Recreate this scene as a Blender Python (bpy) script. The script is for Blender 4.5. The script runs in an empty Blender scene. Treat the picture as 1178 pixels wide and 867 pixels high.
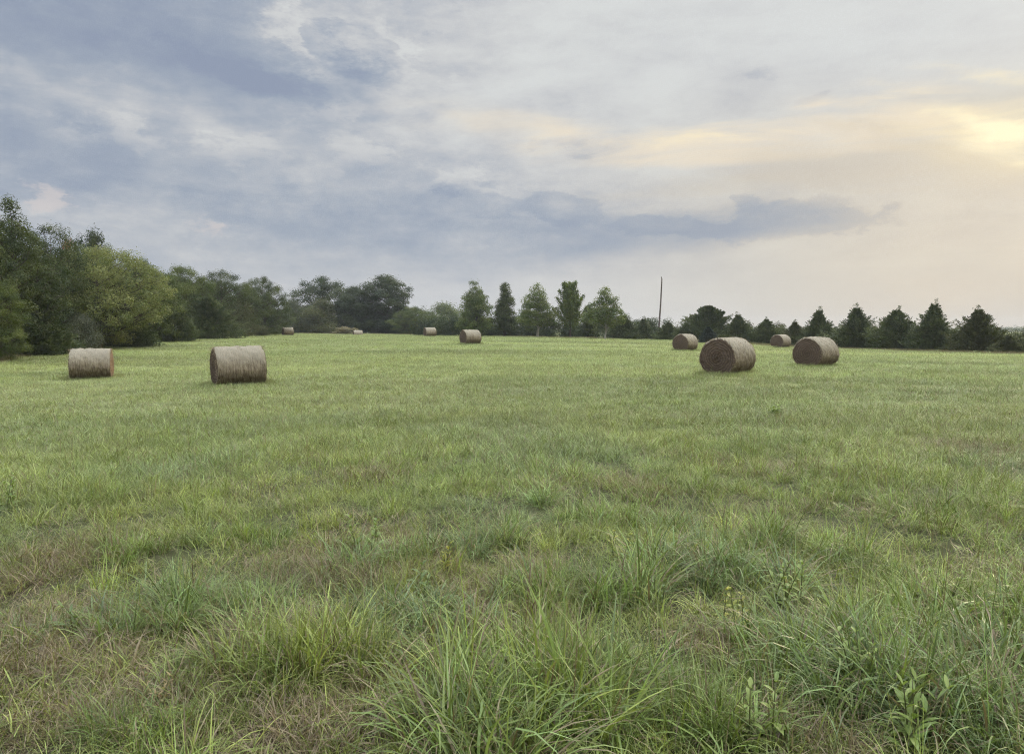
import bpy, math, random
import numpy as np
from mathutils import Vector, Matrix

R = math.radians
scene = bpy.context.scene
COL = scene.collection

# ----------------------------------------------------------------------------
# camera constants: photo is 1178 x 867, focal length about 873 photo pixels
# ----------------------------------------------------------------------------
PW, PH, F, HORIZ, EYE = 1178.0, 867.0, 873.0, 379.0, 1.65
TILT = math.atan((PH / 2 - HORIZ) / F)
cT, sT = math.cos(TILT), math.sin(TILT)


def ray(px, py):
    dx, dy = (px - PW / 2) / F, (PH / 2 - py) / F
    return np.array([dx, cT + dy * sT, -sT + dy * cT])


def at(px, py, dist):
    """world point seen at a photo pixel, at horizontal distance dist (along Y depth)"""
    d = ray(px, py)
    return np.array([0, 0, EYE]) + d * (dist / d[1])


# ----------------------------------------------------------------------------
# noise helpers
# ----------------------------------------------------------------------------
def _hash(ix, iy, seed):
    h = (ix.astype(np.int64) * 374761393 + iy.astype(np.int64) * 668265263 + seed * 1442695041) & 0xFFFFFFFF
    h = ((h ^ (h >> 13)) * 1274126177) & 0xFFFFFFFF
    h = h ^ (h >> 16)
    return (h & 0xFFFF) / 65535.0


def vnoise(x, y, seed=0):
    ix, iy = np.floor(x), np.floor(y)
    fx, fy = x - ix, y - iy
    fx, fy = fx * fx * (3 - 2 * fx), fy * fy * (3 - 2 * fy)
    a, b = _hash(ix, iy, seed), _hash(ix + 1, iy, seed)
    c, d = _hash(ix, iy + 1, seed), _hash(ix + 1, iy + 1, seed)
    return (a * (1 - fx) + b * fx) * (1 - fy) + (c * (1 - fx) + d * fx) * fy


def fbm(x, y, seed=0, oct=4):
    s, a, t = 0, 1.0, 0
    for i in range(oct):
        s = s + a * vnoise(x * 2 ** i + 17.3 * i, y * 2 ** i - 9.1 * i, seed + i)
        t += a
        a *= 0.5
    return s / t


def sstep(a, b, x):
    t = np.clip((x - a) / (b - a), 0, 1)
    return t * t * (3 - 2 * t)


# ----------------------------------------------------------------------------
# terrain: thin-plate surface through the bases of bales and trees
# ----------------------------------------------------------------------------
BALES = [  # px centre, base py, distance, yaw (deg)
    (104, 437.5, 30.3, 22),
    (273, 442.5, 23.6, 31),
    (838, 431.5, 25.3, 46),
    (939, 421.5, 31.5, 41),
    (788.5, 404, 55, 48),
    (898.5, 400, 70, 42),
    (541, 396, 65, 33),
    (494.5, 387, 104, 26),
    (331, 386.5, 112, 31),
    (411.5, 385.5, 125, 21),
]
ctrl = [(px, py, d) for px, py, d, _ in BALES] + [
    (0, 416, 38.5), (60, 405, 50), (130, 397, 64), (200, 391, 80), (260, 388, 94), (300, 385, 110), (340, 384, 140),
    (430, 384, 156), (520, 386, 140), (580, 387.5, 112), (690, 390, 100), (758, 391, 104), (830, 393.5, 92),
    (900, 399, 82), (1000, 403, 72), (1090, 406, 64), (1178, 409, 56)]
cp = [at(*c) for c in ctrl]
cp = [(p[0], p[1], p[2]) for p in cp]
cp += [(0, 0, 0), (-3, 4, 0), (3, 4, 0), (0, 9, -0.06), (-9, 10, -0.2), (9, 10, -0.05), (0, -30, 0), (60, 0, -0.3), (-60, 0, -0.5),
       (-110, 60, 0), (110, 60, -0.5), (-160, 200, 0.9), (0, 240, 0.3), (160, 200, -0.3), (-90, -90, 0), (90, -90, 0)]
cp = np.array(cp)
P2 = cp[:, :2] / 50.0


def _tps(r2):
    return np.where(r2 > 1e-12, 0.5 * r2 * np.log(np.maximum(r2, 1e-12)), 0)


n = len(P2)
K = _tps(((P2[:, None] - P2[None]) ** 2).sum(-1)) + np.eye(n) * 0.01
A = np.zeros((n + 3, n + 3))
A[:n, :n] = K
A[:n, n] = 1
A[:n, n + 1:] = P2
A[n:, :n] = A[:n, n:].T
W = np.linalg.solve(A, np.concatenate([cp[:, 2], np.zeros(3)]))


def terrain(x, y):
    x, y = np.asarray(x, float), np.asarray(y, float)
    q = np.stack([x.ravel() / 50, y.ravel() / 50], -1)
    z = np.zeros(len(q))
    for i in range(n):
        z += W[i] * _tps(((q - P2[i]) ** 2).sum(-1))
    z += W[n] + q @ W[n + 1:]
    z = z.reshape(x.shape)
    r = np.hypot(x, y)
    k = sstep(170, 260, r)
    z = np.clip(z, -2, 2) * (1 - k) + (-0.6) * k
    near = 1 - sstep(10, 30, r)
    z = z + near * 0.09 * (fbm(x * 0.9 + 5, y * 0.9, 77, 3) - 0.5) + (1 - k) * 0.10 * (fbm(x * 0.12, y * 0.12, 5, 2) - 0.5)
    return z


def tz(x, y):
    return float(terrain(np.array([x]), np.array([y]))[0])


# ----------------------------------------------------------------------------
# mesh helpers
# ----------------------------------------------------------------------------
def mesh_np(name, V, Fc, mats, attrs=None, smooth=False, mat_idx=None, cattrs=None):
    """Fc: list of (m,k) int arrays"""
    me = bpy.data.meshes.new(name)
    V = np.asarray(V, np.float32)
    if not isinstance(Fc, list):
        Fc = [Fc]
    me.vertices.add(len(V))
    me.vertices.foreach_set('co', V.ravel())
    loops = np.concatenate([f.ravel() for f in Fc]).astype(np.int32)
    starts, s = [], 0
    for f in Fc:
        starts.append(s + np.arange(len(f)) * f.shape[1])
        s += f.size
    starts = np.concatenate(starts).astype(np.int32)
    me.loops.add(len(loops))
    me.loops.foreach_set('vertex_index', loops)
    me.polygons.add(len(starts))
    me.polygons.foreach_set('loop_start', starts)
    me.polygons.foreach_set('use_smooth', np.full(len(starts), smooth))
    for m in (mats if isinstance(mats, (list, tuple)) else [mats]):
        me.materials.append(m)
    if mat_idx is not None:
        me.polygons.foreach_set('material_index', np.asarray(mat_idx, np.int32))
    for k, v in (attrs or {}).items():
        a = me.attributes.new(k, 'FLOAT', 'POINT')
        a.data.foreach_set('value', np.asarray(v, np.float32))
    me.update(calc_edges=True)
    me.validate()
    return me


class MB:
    """collects pieces, builds one mesh"""

    def __init__(s):
        s.V, s.F3, s.F4, s.n, s.att = [], [], [], 0, {}

    def add(s, V, F3=None, F4=None, **att):
        V = np.asarray(V, float)
        s.V.append(V)
        if F3 is not None and len(F3):
            s.F3.append(np.asarray(F3) + s.n)
        if F4 is not None and len(F4):
            s.F4.append(np.asarray(F4) + s.n)
        for k, v in att.items():
            s.att.setdefault(k, []).append(np.broadcast_to(np.asarray(v, float), (len(V),)))
        s.n += len(V)

    def mesh(s, name, mats, smooth=False):
        Fc = []
        if s.F3:
            Fc.append(np.concatenate(s.F3))
        if s.F4:
            Fc.append(np.concatenate(s.F4))
        return mesh_np(name, np.concatenate(s.V), Fc, mats, {k: np.concatenate(v) for k, v in s.att.items()}, smooth)


def tube(mb, pts, rad, sides=7, cap=True, rng=None, rough=0.0):
    pts = np.asarray(pts, float)
    rad = np.asarray(rad, float)
    m = len(pts)
    T = np.gradient(pts, axis=0)
    T /= np.linalg.norm(T, axis=1)[:, None] + 1e-9
    ref = np.array([0, 0, 1.0]) if abs(T[0][2]) < 0.9 else np.array([1.0, 0, 0])
    a = np.cross(T, ref)
    a /= np.linalg.norm(a, axis=1)[:, None] + 1e-9
    b = np.cross(T, a)
    th = np.arange(sides) / sides * 2 * math.pi
    rr = rad[:, None] * np.ones(sides)[None]
    if rng is not None and rough:
        rr = rr * (1 + rough * rng.normal(size=rr.shape))
    V = pts[:, None] + rr[..., None] * (np.cos(th)[None, :, None] * a[:, None] + np.sin(th)[None, :, None] * b[:, None])
    V = V.reshape(-1, 3)
    F4 = []
    for i in range(m - 1):
        for j in range(sides):
            k = (j + 1) % sides
            F4.append((i * sides + j, i * sides + k, (i + 1) * sides + k, (i + 1) * sides + j))
    F3 = []
    if cap:
        V = np.vstack([V, pts[-1:]])
        for j in range(sides):
            F3.append(((m - 1) * sides + j, (m - 1) * sides + (j + 1) % sides, m * sides))
    mb.add(V, np.array(F3) if F3 else None, np.array(F4))


def link(name, data, parent=None, loc=None):
    o = bpy.data.objects.new(name, data)
    COL.objects.link(o)
    if parent is not None:
        o.parent = parent
    if loc is not None:
        o.location = loc
    return o


def thing(name, label, cat, loc=(0, 0, 0), rz=0, group=None):
    o = link(name, None, loc=[float(v) for v in loc])
    o.empty_display_size = 0.3
    o.rotation_euler = (0, 0, rz)
    o['label'] = label
    o['category'] = cat
    if group:
        o['group'] = group
    return o


def tag(o, label, cat, group=None):
    o['label'] = label
    o['category'] = cat
    if group:
        o['group'] = group
    return o


# ----------------------------------------------------------------------------
# materials
# ----------------------------------------------------------------------------
class NT:
    def __init__(s, tree):
        s.t = tree
        s.n = tree.nodes
        s.l = tree.links

    def node(s, typ, **kw):
        nd = s.n.new(typ)
        for k, v in kw.items():
            setattr(nd, k, v)
        return nd

    def set(s, sock, v):
        if isinstance(v, bpy.types.NodeSocket):
            s.l.new(v, sock)
        elif v is not None:
            sock.default_value = v

    def math(s, op, a, b=None, c=None, clamp=False):
        nd = s.node('ShaderNodeMath', operation=op, use_clamp=clamp)
        s.set(nd.inputs[0], a)
        if b is not None:
            s.set(nd.inputs[1], b)
        if c is not None:
            s.set(nd.inputs[2], c)
        return nd.outputs[0]

    def vmath(s, op, a, b=None):
        nd = s.node('ShaderNodeVectorMath', operation=op)
        s.set(nd.inputs[0], a)
        if b is not None:
            s.set(nd.inputs[3] if op == 'SCALE' else nd.inputs[1], b)
        return nd.outputs[0]

    def mix(s, fac, a, b, blend='MIX'):
        nd = s.node('ShaderNodeMix', data_type='RGBA', blend_type=blend)
        s.set(nd.inputs[0], fac)
        s.set(nd.inputs[6], a if isinstance(a, bpy.types.NodeSocket) or len(a) == 4 else (*a, 1))
        s.set(nd.inputs[7], b if isinstance(b, bpy.types.NodeSocket) or len(b) == 4 else (*b, 1))
        return nd.outputs[2]

    def maprange(s, v, a, b, c=0.0, d=1.0, interp='SMOOTHSTEP'):
        nd = s.node('ShaderNodeMapRange', interpolation_type=interp)
        s.set(nd.inputs[0], v)
        for i, q in enumerate((a, b, c, d)):
            s.set(nd.inputs[1 + i], q)
        return nd.outputs[0]

    def noise(s, vec, scale, detail=4, rough=0.55, dist=0.0, out=0):
        nd = s.node('ShaderNodeTexNoise')
        if vec is not None:
            s.l.new(vec, nd.inputs['Vector'])
        nd.inputs['Scale'].default_value = scale
        nd.inputs['Detail'].default_value = detail
        nd.inputs['Roughness'].default_value = rough
        nd.inputs['Distortion'].default_value = dist
        return nd.outputs[out]

    def attr(s, name, typ='GEOMETRY'):
        nd = s.node('ShaderNodeAttribute', attribute_type=typ, attribute_name=name)
        return nd

    def mapping(s, vec, loc=(0, 0, 0), rot=(0, 0, 0), scale=(1, 1, 1), vt='POINT'):
        nd = s.node('ShaderNodeMapping', vector_type=vt)
        s.l.new(vec, nd.inputs[0])
        nd.inputs['Location'].default_value = loc
        nd.inputs['Rotation'].default_value = rot
        nd.inputs['Scale'].default_value = scale
        return nd.outputs[0]


def new_mat(name):
    m = bpy.data.materials.new(name)
    m.use_nodes = True
    m.node_tree.nodes.clear()
    t = NT(m.node_tree)
    out = t.node('ShaderNodeOutputMaterial')
    return m, t, out


def principled(t, color, rough=0.8, spec=0.3, bump=None, bump_str=0.5, bump_dist=0.02):
    b = t.node('ShaderNodeBsdfPrincipled')
    t.set(b.inputs['Base Color'], color if isinstance(color, bpy.types.NodeSocket) or len(color) == 4 else (*color, 1))
    t.set(b.inputs['Roughness'], rough)
    b.inputs['Specular IOR Level'].default_value = spec
    if bump is not None:
        bn = t.node('ShaderNodeBump')
        bn.inputs['Strength'].default_value = bump_str
        bn.inputs['Distance'].default_value = bump_dist
        t.l.new(bump, bn.inputs['Height'])
        t.l.new(bn.outputs[0], b.inputs['Normal'])
    return b


def leafy(t, color, transl=0.35, rough=0.5, spec=0.35, tboost=(1.15, 1.2, 0.7)):
    b = principled(t, color, rough, spec)
    tr = t.node('ShaderNodeBsdfTranslucent')
    tc = t.mix(1.0, color, (*tboost, 1), 'MULTIPLY')
    t.l.new(tc, tr.inputs[0])
    mx = t.node('ShaderNodeMixShader')
    mx.inputs[0].default_value = transl
    t.l.new(b.outputs[0], mx.inputs[1])
    t.l.new(tr.outputs[0], mx.inputs[2])
    return mx.outputs[0]


def mat_leaf(name, ca, cb, accent=None, acc_amt=0.0, transl=0.3, spec=0.3, rough=0.5):
    """ca..cb: hue spread from clump to clump; every leaf varies a little too"""
    m, t, out = new_mat(name)
    cl, rn = t.attr('cl').outputs['Fac'], t.attr('rnd').outputs['Fac']
    c = t.mix(cl, ca, cb)
    if accent is not None:
        f = t.math('MULTIPLY', t.math('GREATER_THAN', rn, 1 - acc_amt), 0.45)
        c = t.mix(f, c, accent)
    v = t.math('MULTIPLY_ADD', rn, 0.2, 0.9)
    c = t.mix(1.0, c, t.node('ShaderNodeCombineColor').outputs[0], 'MULTIPLY') if False else c
    hs = t.node('ShaderNodeHueSaturation')
    t.l.new(c, hs.inputs['Color'])
    t.l.new(v, hs.inputs['Value'])
    t.l.new(t.math('MULTIPLY_ADD', t.math('FRACT', t.math('MULTIPLY', rn, 7.31)), 0.03, 0.485), hs.inputs['Hue'])
    t.l.new(leafy(t, hs.outputs[0], transl, rough, spec), out.inputs[0])
    return m


def mat_bark(name, ca, cb):
    m, t, out = new_mat(name)
    tc = t.node('ShaderNodeTexCoord').outputs['Object']
    v = t.mapping(tc, scale=(6, 6, 1.2))
    nz = t.noise(v, 2.0, 5, 0.65, 0.6)
    c = t.mix(t.maprange(nz, 0.35, 0.65), ca, cb)
    t.l.new(principled(t, c, 0.9, 0.15, nz, 0.8, 0.03).outputs[0], out.inputs[0])
    return m


M = {}
M['leaf_dark'] = mat_leaf('dark oak leaves', (0.030, 0.050, 0.014), (0.088, 0.108, 0.026), (0.10, 0.11, 0.03), 0.06)
M['leaf_mid'] = mat_leaf('mid green leaves', (0.056, 0.084, 0.019), (0.125, 0.150, 0.034), (0.13, 0.13, 0.04), 0.08)
M['leaf_light'] = mat_leaf('light yellowing leaves', (0.118, 0.148, 0.044), (0.235, 0.252, 0.086), (0.30, 0.27, 0.09), 0.12)
M['leaf_olive'] = mat_leaf('olive leaves', (0.062, 0.075, 0.026), (0.10, 0.105, 0.035), (0.16, 0.12, 0.05), 0.07)
M['leaf_grey'] = mat_leaf('grey green leaves', (0.062, 0.075, 0.044), (0.095, 0.105, 0.062), (0.14, 0.12, 0.08), 0.08)
M['leaf_orange'] = mat_leaf('orange turning leaves', (0.15, 0.075, 0.03), (0.26, 0.10, 0.035), (0.10, 0.11, 0.03), 0.15)
M['leaf_tan'] = mat_leaf('dry tan leaves', (0.17, 0.145, 0.075), (0.27, 0.23, 0.12), (0.12, 0.13, 0.05), 0.15)
M['leaf_deep'] = mat_leaf('deep green leaves', (0.030, 0.050, 0.020), (0.072, 0.092, 0.034), (0.08, 0.085, 0.03), 0.05)
M['leaf_row'] = mat_leaf('row tree leaves', (0.072, 0.108, 0.028), (0.155, 0.188, 0.054), (0.18, 0.16, 0.06), 0.1, transl=0.4)
M['cedar'] = mat_leaf('cedar needles', (0.052, 0.076, 0.031), (0.132, 0.152, 0.060), (0.085, 0.075, 0.04), 0.06, transl=0.12, spec=0.2)
M['cedar_olive'] = mat_leaf('olive cedar needles', (0.056, 0.070, 0.026), (0.112, 0.118, 0.044), (0.11, 0.09, 0.045), 0.08, transl=0.12, spec=0.2)
M['cedar_blue'] = mat_leaf('blue green needles', (0.032, 0.048, 0.040), (0.055, 0.075, 0.058), (0.085, 0.09, 0.06), 0.05, transl=0.12, spec=0.2)
M['bark'] = mat_bark('dark bark', (0.035, 0.028, 0.022), (0.11, 0.09, 0.07))
M['bark_pale'] = mat_bark('pale bark', (0.20, 0.18, 0.15), (0.40, 0.37, 0.32))
M['pole'] = mat_bark('weathered pole wood', (0.07, 0.055, 0.045), (0.17, 0.14, 0.12))


def srgb(r, g, b):
    def f(c):
        c /= 255.0
        return c / 12.92 if c <= 0.04045 else ((c + 0.055) / 1.055) ** 2.4
    return (f(r), f(g), f(b))


# ----------------------------------------------------------------------------
# trees
# ----------------------------------------------------------------------------
def leaves(rng, pos, nrm, size, wide=0.6, tilt=0.34):
    """rhombic leaves: returns V,F4"""
    m = len(pos)
    nrm = nrm + rng.normal(size=(m, 3)) * tilt
    nrm /= np.linalg.norm(nrm, axis=1)[:, None] + 1e-9
    d = rng.normal(size=(m, 3)) + np.array([0, 0, -0.35])
    d -= nrm * (d * nrm).sum(1)[:, None]
    d /= np.linalg.norm(d, axis=1)[:, None] + 1e-9
    s = np.cross(nrm, d)
    L = (size * rng.uniform(0.6, 1.35, m))[:, None]
    fold = nrm * L * 0.12
    V = np.stack([pos - d * L * 0.5, pos + s * L * wide * 0.5 + fold, pos + d * L * 0.5, pos - s * L * wide * 0.5 + fold], 1).reshape(-1, 3)
    F4 = np.arange(m * 4).reshape(m, 4)
    return V, F4


def clump_leaves(mb, rng, c, r, count, size, cl, droop=0.0):
    c, r = np.asarray(c, float), np.asarray(r, float)
    u = rng.normal(size=(count, 3))
    u /= np.linalg.norm(u, axis=1)[:, None]
    rad = rng.uniform(0, 1, count) ** 0.42
    # lumpy surface
    k = rng.normal(size=(5, 3)) * 2.2
    ph = rng.uniform(0, 6.28, 5)
    lump = 1 + 0.13 * np.sin(u @ k.T + ph).sum(1) / 1.6
    p = c + u * (rad * lump)[:, None] * r
    p[:, 2] = np.maximum(p[:, 2], 0.01)
    p[:, 2] -= droop * (1 - u[:, 2] ** 2) * rad ** 2 * r[2]
    V, F4 = leaves(rng, p, u * 0.8 + np.array([0, 0, 0.45]), size)
    rn = np.repeat(rng.uniform(0, 1, count), 4)
    cv = np.clip(cl + 0.12 * rng.normal(size=count), 0, 1)
    mb.add(V, None, F4, rnd=rn, cl=np.repeat(cv, 4))


def broadleaf(seed, H, Wd, leaf=0.16, nclump=46, leaves_n=20000, crown_base=0.18, shape='round', csize=(0.13, 0.24),
              trunk_r=None, lean=0.0, open_=0.0, barkmat='bark', leafmat='leaf_mid', bole=None):
    """returns (trunk mesh, crown mesh) of a tree H tall and Wd wide standing at origin"""
    rng = np.random.default_rng(seed)
    rx = Wd / 2
    z0 = H * crown_base
    hz = H - z0
    clumps = []
    tries = 0
    while len(clumps) < nclump and tries < nclump * 30:
        tries += 1
        t = rng.uniform(0.0, 1.0)
        if shape == 'round':
            prof = math.sqrt(max(0, 1 - (2 * (t ** 0.85) - 1) ** 2)) ** 0.8
        elif shape == 'egg':
            prof = (math.sin(math.pi * min(1, (t * 0.92 + 0.10))) ** 0.75) * (1.12 - 0.55 * t)
        elif shape == 'cone':
            prof = min(1, t * 6 + 0.25) * (1 - t) ** 0.62
        else:
            prof = min(1, 0.55 + t * 2.5) * (1 - max(0, t - 0.25) / 0.75) ** 0.5
        az = rng.uniform(0, 2 * math.pi)
        inner = rng.uniform() < 0.22
        rr = rng.uniform(0.15, 0.6) if inner else rng.uniform(0.62, 0.98)
        cs = rng.uniform(*csize) * Wd * (1.15 if inner else 1)
        # big lobes so that the outline is uneven
        lob = 1 + 0.2 * math.sin(az * 2 + seed) + 0.13 * math.sin(az * 3 + t * 5 + seed * 1.7)
        rad = max(0, rx * prof * lob * rr - cs * 0.35)
        z = z0 + t * (hz - cs * 0.6) + 0.02 * H * rng.normal()
        c = np.array([math.cos(az) * rad + lean * (z / H) * H, math.sin(az) * rad, max(z, cs * 0.5)])
        if open_ and any(np.linalg.norm(c - q[0]) < (cs + q[1]) * open_ for q in clumps):
            continue
        clumps.append((c, cs))
    if shape != 'cone':
        clumps.append((np.array([lean * H + rng.normal() * 0.03 * H, rng.normal() * 0.03 * H, H - csize[0] * Wd * 0.7]), csize[0] * Wd))
    mb = MB()
    area = sum(c[1] ** 2 for c in clumps)
    for c, cs in clumps:
        k = max(40, int(leaves_n * cs ** 2 / area))
        r = cs * np.array([1, 1, rng.uniform(0.6, 0.85)]) * rng.uniform(0.9, 1.1, 3)
        clump_leaves(mb, rng, c, r, k, leaf, rng.uniform(0, 1), 0.25)
    # stray twigs of leaves outside the clumps
    k = int(leaves_n * 0.02)
    ci = rng.integers(0, len(clumps), k)
    cc = np.array([c[0] for c in clumps])[ci]
    cr = np.array([c[1] for c in clumps])[ci]
    u = rng.normal(size=(k, 3))
    u /= np.linalg.norm(u, axis=1)[:, None]
    V, F4 = leaves(rng, cc + u * (cr * rng.uniform(0.95, 1.18, k))[:, None], u, leaf)
    mb.add(V, None, F4, rnd=np.repeat(rng.uniform(0, 1, k), 4), cl=np.repeat(rng.uniform(0, 1, k), 4))
    crown = mb.mesh('crown', M[leafmat])
    # trunk and limbs
    tb = MB()
    tr = trunk_r or H * 0.022
    m = 9
    zz = np.linspace(-0.25, H * 0.82, m)
    wob = np.cumsum(rng.normal(size=(m, 2)) * 0.010 * H, axis=0)
    wob -= wob[0]
    pts = np.stack([wob[:, 0] + lean * np.maximum(zz, 0), wob[:, 1], zz], 1)
    rad = tr * (1 - np.linspace(0, 1, m)) ** 0.75 + 0.012
    rad[0] *= 1.5
    tube(tb, pts, rad, 9, True, rng, 0.05)
    for c, cs in clumps:
        if rng.uniform() < 0.75:
            zs = max(0.12 * H, min(c[2] - 0.08 * H - 0.25 * np.hypot(c[0], c[1]), 0.75 * H))
            i = np.interp(zs, zz, np.arange(m))
            b = np.array([np.interp(i, np.arange(m), pts[:, j]) for j in range(3)])
            r0 = np.interp(i, np.arange(m), rad) * 0.45
            mid = (b + c) / 2 + np.array([0, 0, 0.06 * H * rng.uniform(0, 1)]) + rng.normal(size=3) * 0.02 * H
            q = np.linspace(0, 1, 6)[:, None]
            cur = (1 - q) ** 2 * b + 2 * q * (1 - q) * mid + q ** 2 * c
            tube(tb, cur, np.linspace(r0, 0.012, 6), 5)
            for _ in range(2):
                e = c + rng.normal(size=3) * cs * 0.42
                s0 = cur[3]
                tube(tb, np.linspace(s0, e, 4) + np.array([[0, 0, 0], [0, 0, .03], [0, 0, .03], [0, 0, 0]]) * H, np.linspace(r0 * 0.4, 0.008, 4), 4)
    trunk = tb.mesh('trunk', M[barkmat], True)
    return trunk, crown


def needles(rng, p, d, L, w):
    """thin pointed sprigs"""
    m = len(p)
    d = d / (np.linalg.norm(d, axis=1)[:, None] + 1e-9)
    s = np.cross(d, rng.normal(size=(m, 3)))
    s /= np.linalg.norm(s, axis=1)[:, None] + 1e-9
    V = np.stack([p - s * w[:, None] * 0.35, p + d * L[:, None] * 0.45 + s * w[:, None] * 0.5, p + d * L[:, None],
                  p + d * L[:, None] * 0.4 - s * w[:, None] * 0.5], 1).reshape(-1, 3)
    return V, np.arange(m * 4).reshape(m, 4)


def cedar(seed, H, Wd, sprays=430, per=95, sprig=0.17, spiky=1.0, leafmat='cedar', dome=0.0, leaders=3, full=1.0):
    rng = np.random.default_rng(seed)
    rx = Wd / 2
    mb = MB()
    ph = rng.uniform(0, 6.28, 5)
    tops = [(0.0, 0.0, 1.0)]
    for _ in range(leaders):
        q, e = rng.uniform(0, 6.28), rng.uniform(0.2, 0.8)
        tops.append((math.cos(q) * rx * e, math.sin(q) * rx * e, (1 - 0.85 * e) * rng.uniform(0.85, 1.08)))

    def profile(t, az):
        p = ((1 - t) ** 1.05 * (0.85 + 0.15 * min(1, t / 0.12))) if dome == 0 else (1 - t ** 1.45) ** 0.85
        return rx * p * (1 + 0.18 * math.sin(2 * az + ph[0]) + 0.13 * math.sin(3 * az + ph[1] + t * 6) + 0.10 * math.sin(11 * t + ph[2] + az))

    def put(p, dd, L, w, cl):
        ok = p[:, 2] < H * 1.07
        p, dd, L, w, cl = p[ok], np.broadcast_to(dd, p.shape)[ok], L[ok], w[ok], np.broadcast_to(cl, (len(ok),))[ok]
        V, F4 = needles(rng, p, dd, L, w)
        mb.add(V, None, F4, rnd=np.repeat(rng.uniform(0, 1, len(p)), 4), cl=np.repeat(np.clip(cl, 0, 1), 4))

    for i in range(sprays):
        t = rng.uniform(0, 0.96) ** 1.25
        az = rng.uniform(0, 6.283)
        Rm = profile(t, az)
        thin = (t > 0.45 and rng.uniform() < 0.7) or rng.uniform() < 0.25
        if dome:
            thin = rng.uniform() < 0.15
        up = rng.uniform(0.2, 0.7) + t * (1.3 if dome == 0 else 0.5)
        ln = (0.42 * Rm + 0.045 * H) * rng.uniform(0.75, 1.35) * (1.25 if thin else 1.0) * (0.65 if dome else 1.0)
        r0 = max(0.01, Rm * rng.uniform(0.25, 0.9) - ln * 0.25)
        b = np.array([math.cos(az) * r0, math.sin(az) * r0, t * H * 0.88 + 0.015 * H])
        d = np.array([math.cos(az), math.sin(az), up])
        d /= np.linalg.norm(d)
        k = int(per * (0.55 if thin else 1.0))
        q = rng.uniform(0, 1, k) ** 0.8
        rad = ln * (0.10 if thin else 0.26) * ((1 - q) * 0.6 + 0.10)
        u = rng.normal(size=(k, 3))
        p = b + d * (q * ln)[:, None] + u * rad[:, None]
        p[:, 2] = np.maximum(p[:, 2], 0.02)
        dd = d + u * 0.45 + np.array([0, 0, 0.25])
        put(p, dd, sprig * rng.uniform(0.5, 1.2, k) * (0.8 if thin else 1), sprig * rng.uniform(0.2, 0.4, k), rng.uniform(0, 1) + 0.1 * rng.normal(size=k))
    if not dome:
        for (lx, ly, lh) in tops:
            ln = H * rng.uniform(0.20, 0.30) * spiky
            z1 = H * lh
            bx, by = rng.normal(size=2) * 0.02 * H
            for m in range(15):              # short rising branchlets round each leader
                f = m / 14
                az = m * 2.4
                bl = (1 - f) * 0.12 * H * rng.uniform(0.6, 1.3) + 0.012 * H
                z = z1 - ln * (1 - f)
                d = np.array([math.cos(az) * 0.75, math.sin(az) * 0.75, 0.9])
                k = 16
                q = rng.uniform(0, 1, k)
                p = np.array([lx + bx * f, ly + by * f, z]) + d * (q * bl)[:, None] + rng.normal(size=(k, 3)) * 0.012 * H * (1 - 0.6 * q)[:, None]
                put(p, d + rng.normal(size=(k, 3)) * 0.35, sprig * rng.uniform(0.35, 0.75, k), sprig * rng.uniform(0.14, 0.28, k), rng.uniform(0, 1, k))
            k = 22                           # bare tip
            q = np.linspace(0, 1, k)
            p = np.stack([lx + bx * (1 + q), ly + by * (1 + q), z1 - 0.02 * H + q * 0.05 * H], 1)
            put(p, np.stack([rng.normal(size=k) * 0.4, rng.normal(size=k) * 0.4, np.ones(k)], 1), sprig * (0.55 - 0.25 * q), sprig * 0.13 * np.ones(k), rng.uniform(0, 1, k))
    # inner mass of short sprigs
    k = int(9000 * full)
    t = rng.uniform(0, 0.82 if dome == 0 else 0.95, k)
    az = rng.uniform(0, 6.283, k)
    rr = np.array([profile(a_, b_) for a_, b_ in zip(t, az)]) * np.sqrt(rng.uniform(0, 1, k)) * np.where(t < 0.4, 0.95, 0.72)
    p = np.stack([np.cos(az) * rr, np.sin(az) * rr, t * H * 0.92 + 0.03], 1)
    dd = np.stack([np.cos(az), np.sin(az), rng.uniform(0.2, 1, k)], 1) + rng.normal(size=(k, 3)) * 0.4
    put(p, dd, sprig * rng.uniform(0.8, 1.5, k), sprig * rng.uniform(0.35, 0.55, k), rng.uniform(0, 0.6, k))
    crown = mb.mesh('crown', M[leafmat])
    tb = MB()
    zz = np.linspace(-0.2, H * 0.93, 7)
    pts = np.stack([np.cumsum(rng.normal(size=7) * 0.005 * H), np.cumsum(rng.normal(size=7) * 0.005 * H), zz], 1)
    pts -= np.array([pts[0, 0], pts[0, 1], 0])
    tube(tb, pts, H * 0.018 * (1 - np.linspace(0, 1, 7)) ** 0.8 + 0.008, 8)
    for i in range(14):
        z = rng.uniform(0.03, 0.7) * H
        az = rng.uniform(0, 6.283)
        L = rx * (1 - z / H) * 0.8
        b = np.array([np.interp(z, zz, pts[:, 0]), np.interp(z, zz, pts[:, 1]), z])
        tube(tb, np.array([b, b + np.array([math.cos(az) * L * 0.5, math.sin(az) * L * 0.5, L * 0.25]), b + np.array([math.cos(az) * L, math.sin(az) * L, L * 0.7])]),
             [H * 0.006, H * 0.004, 0.008], 5)
    trunk = tb.mesh('trunk', M['bark'], True)
    return trunk, crown


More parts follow.
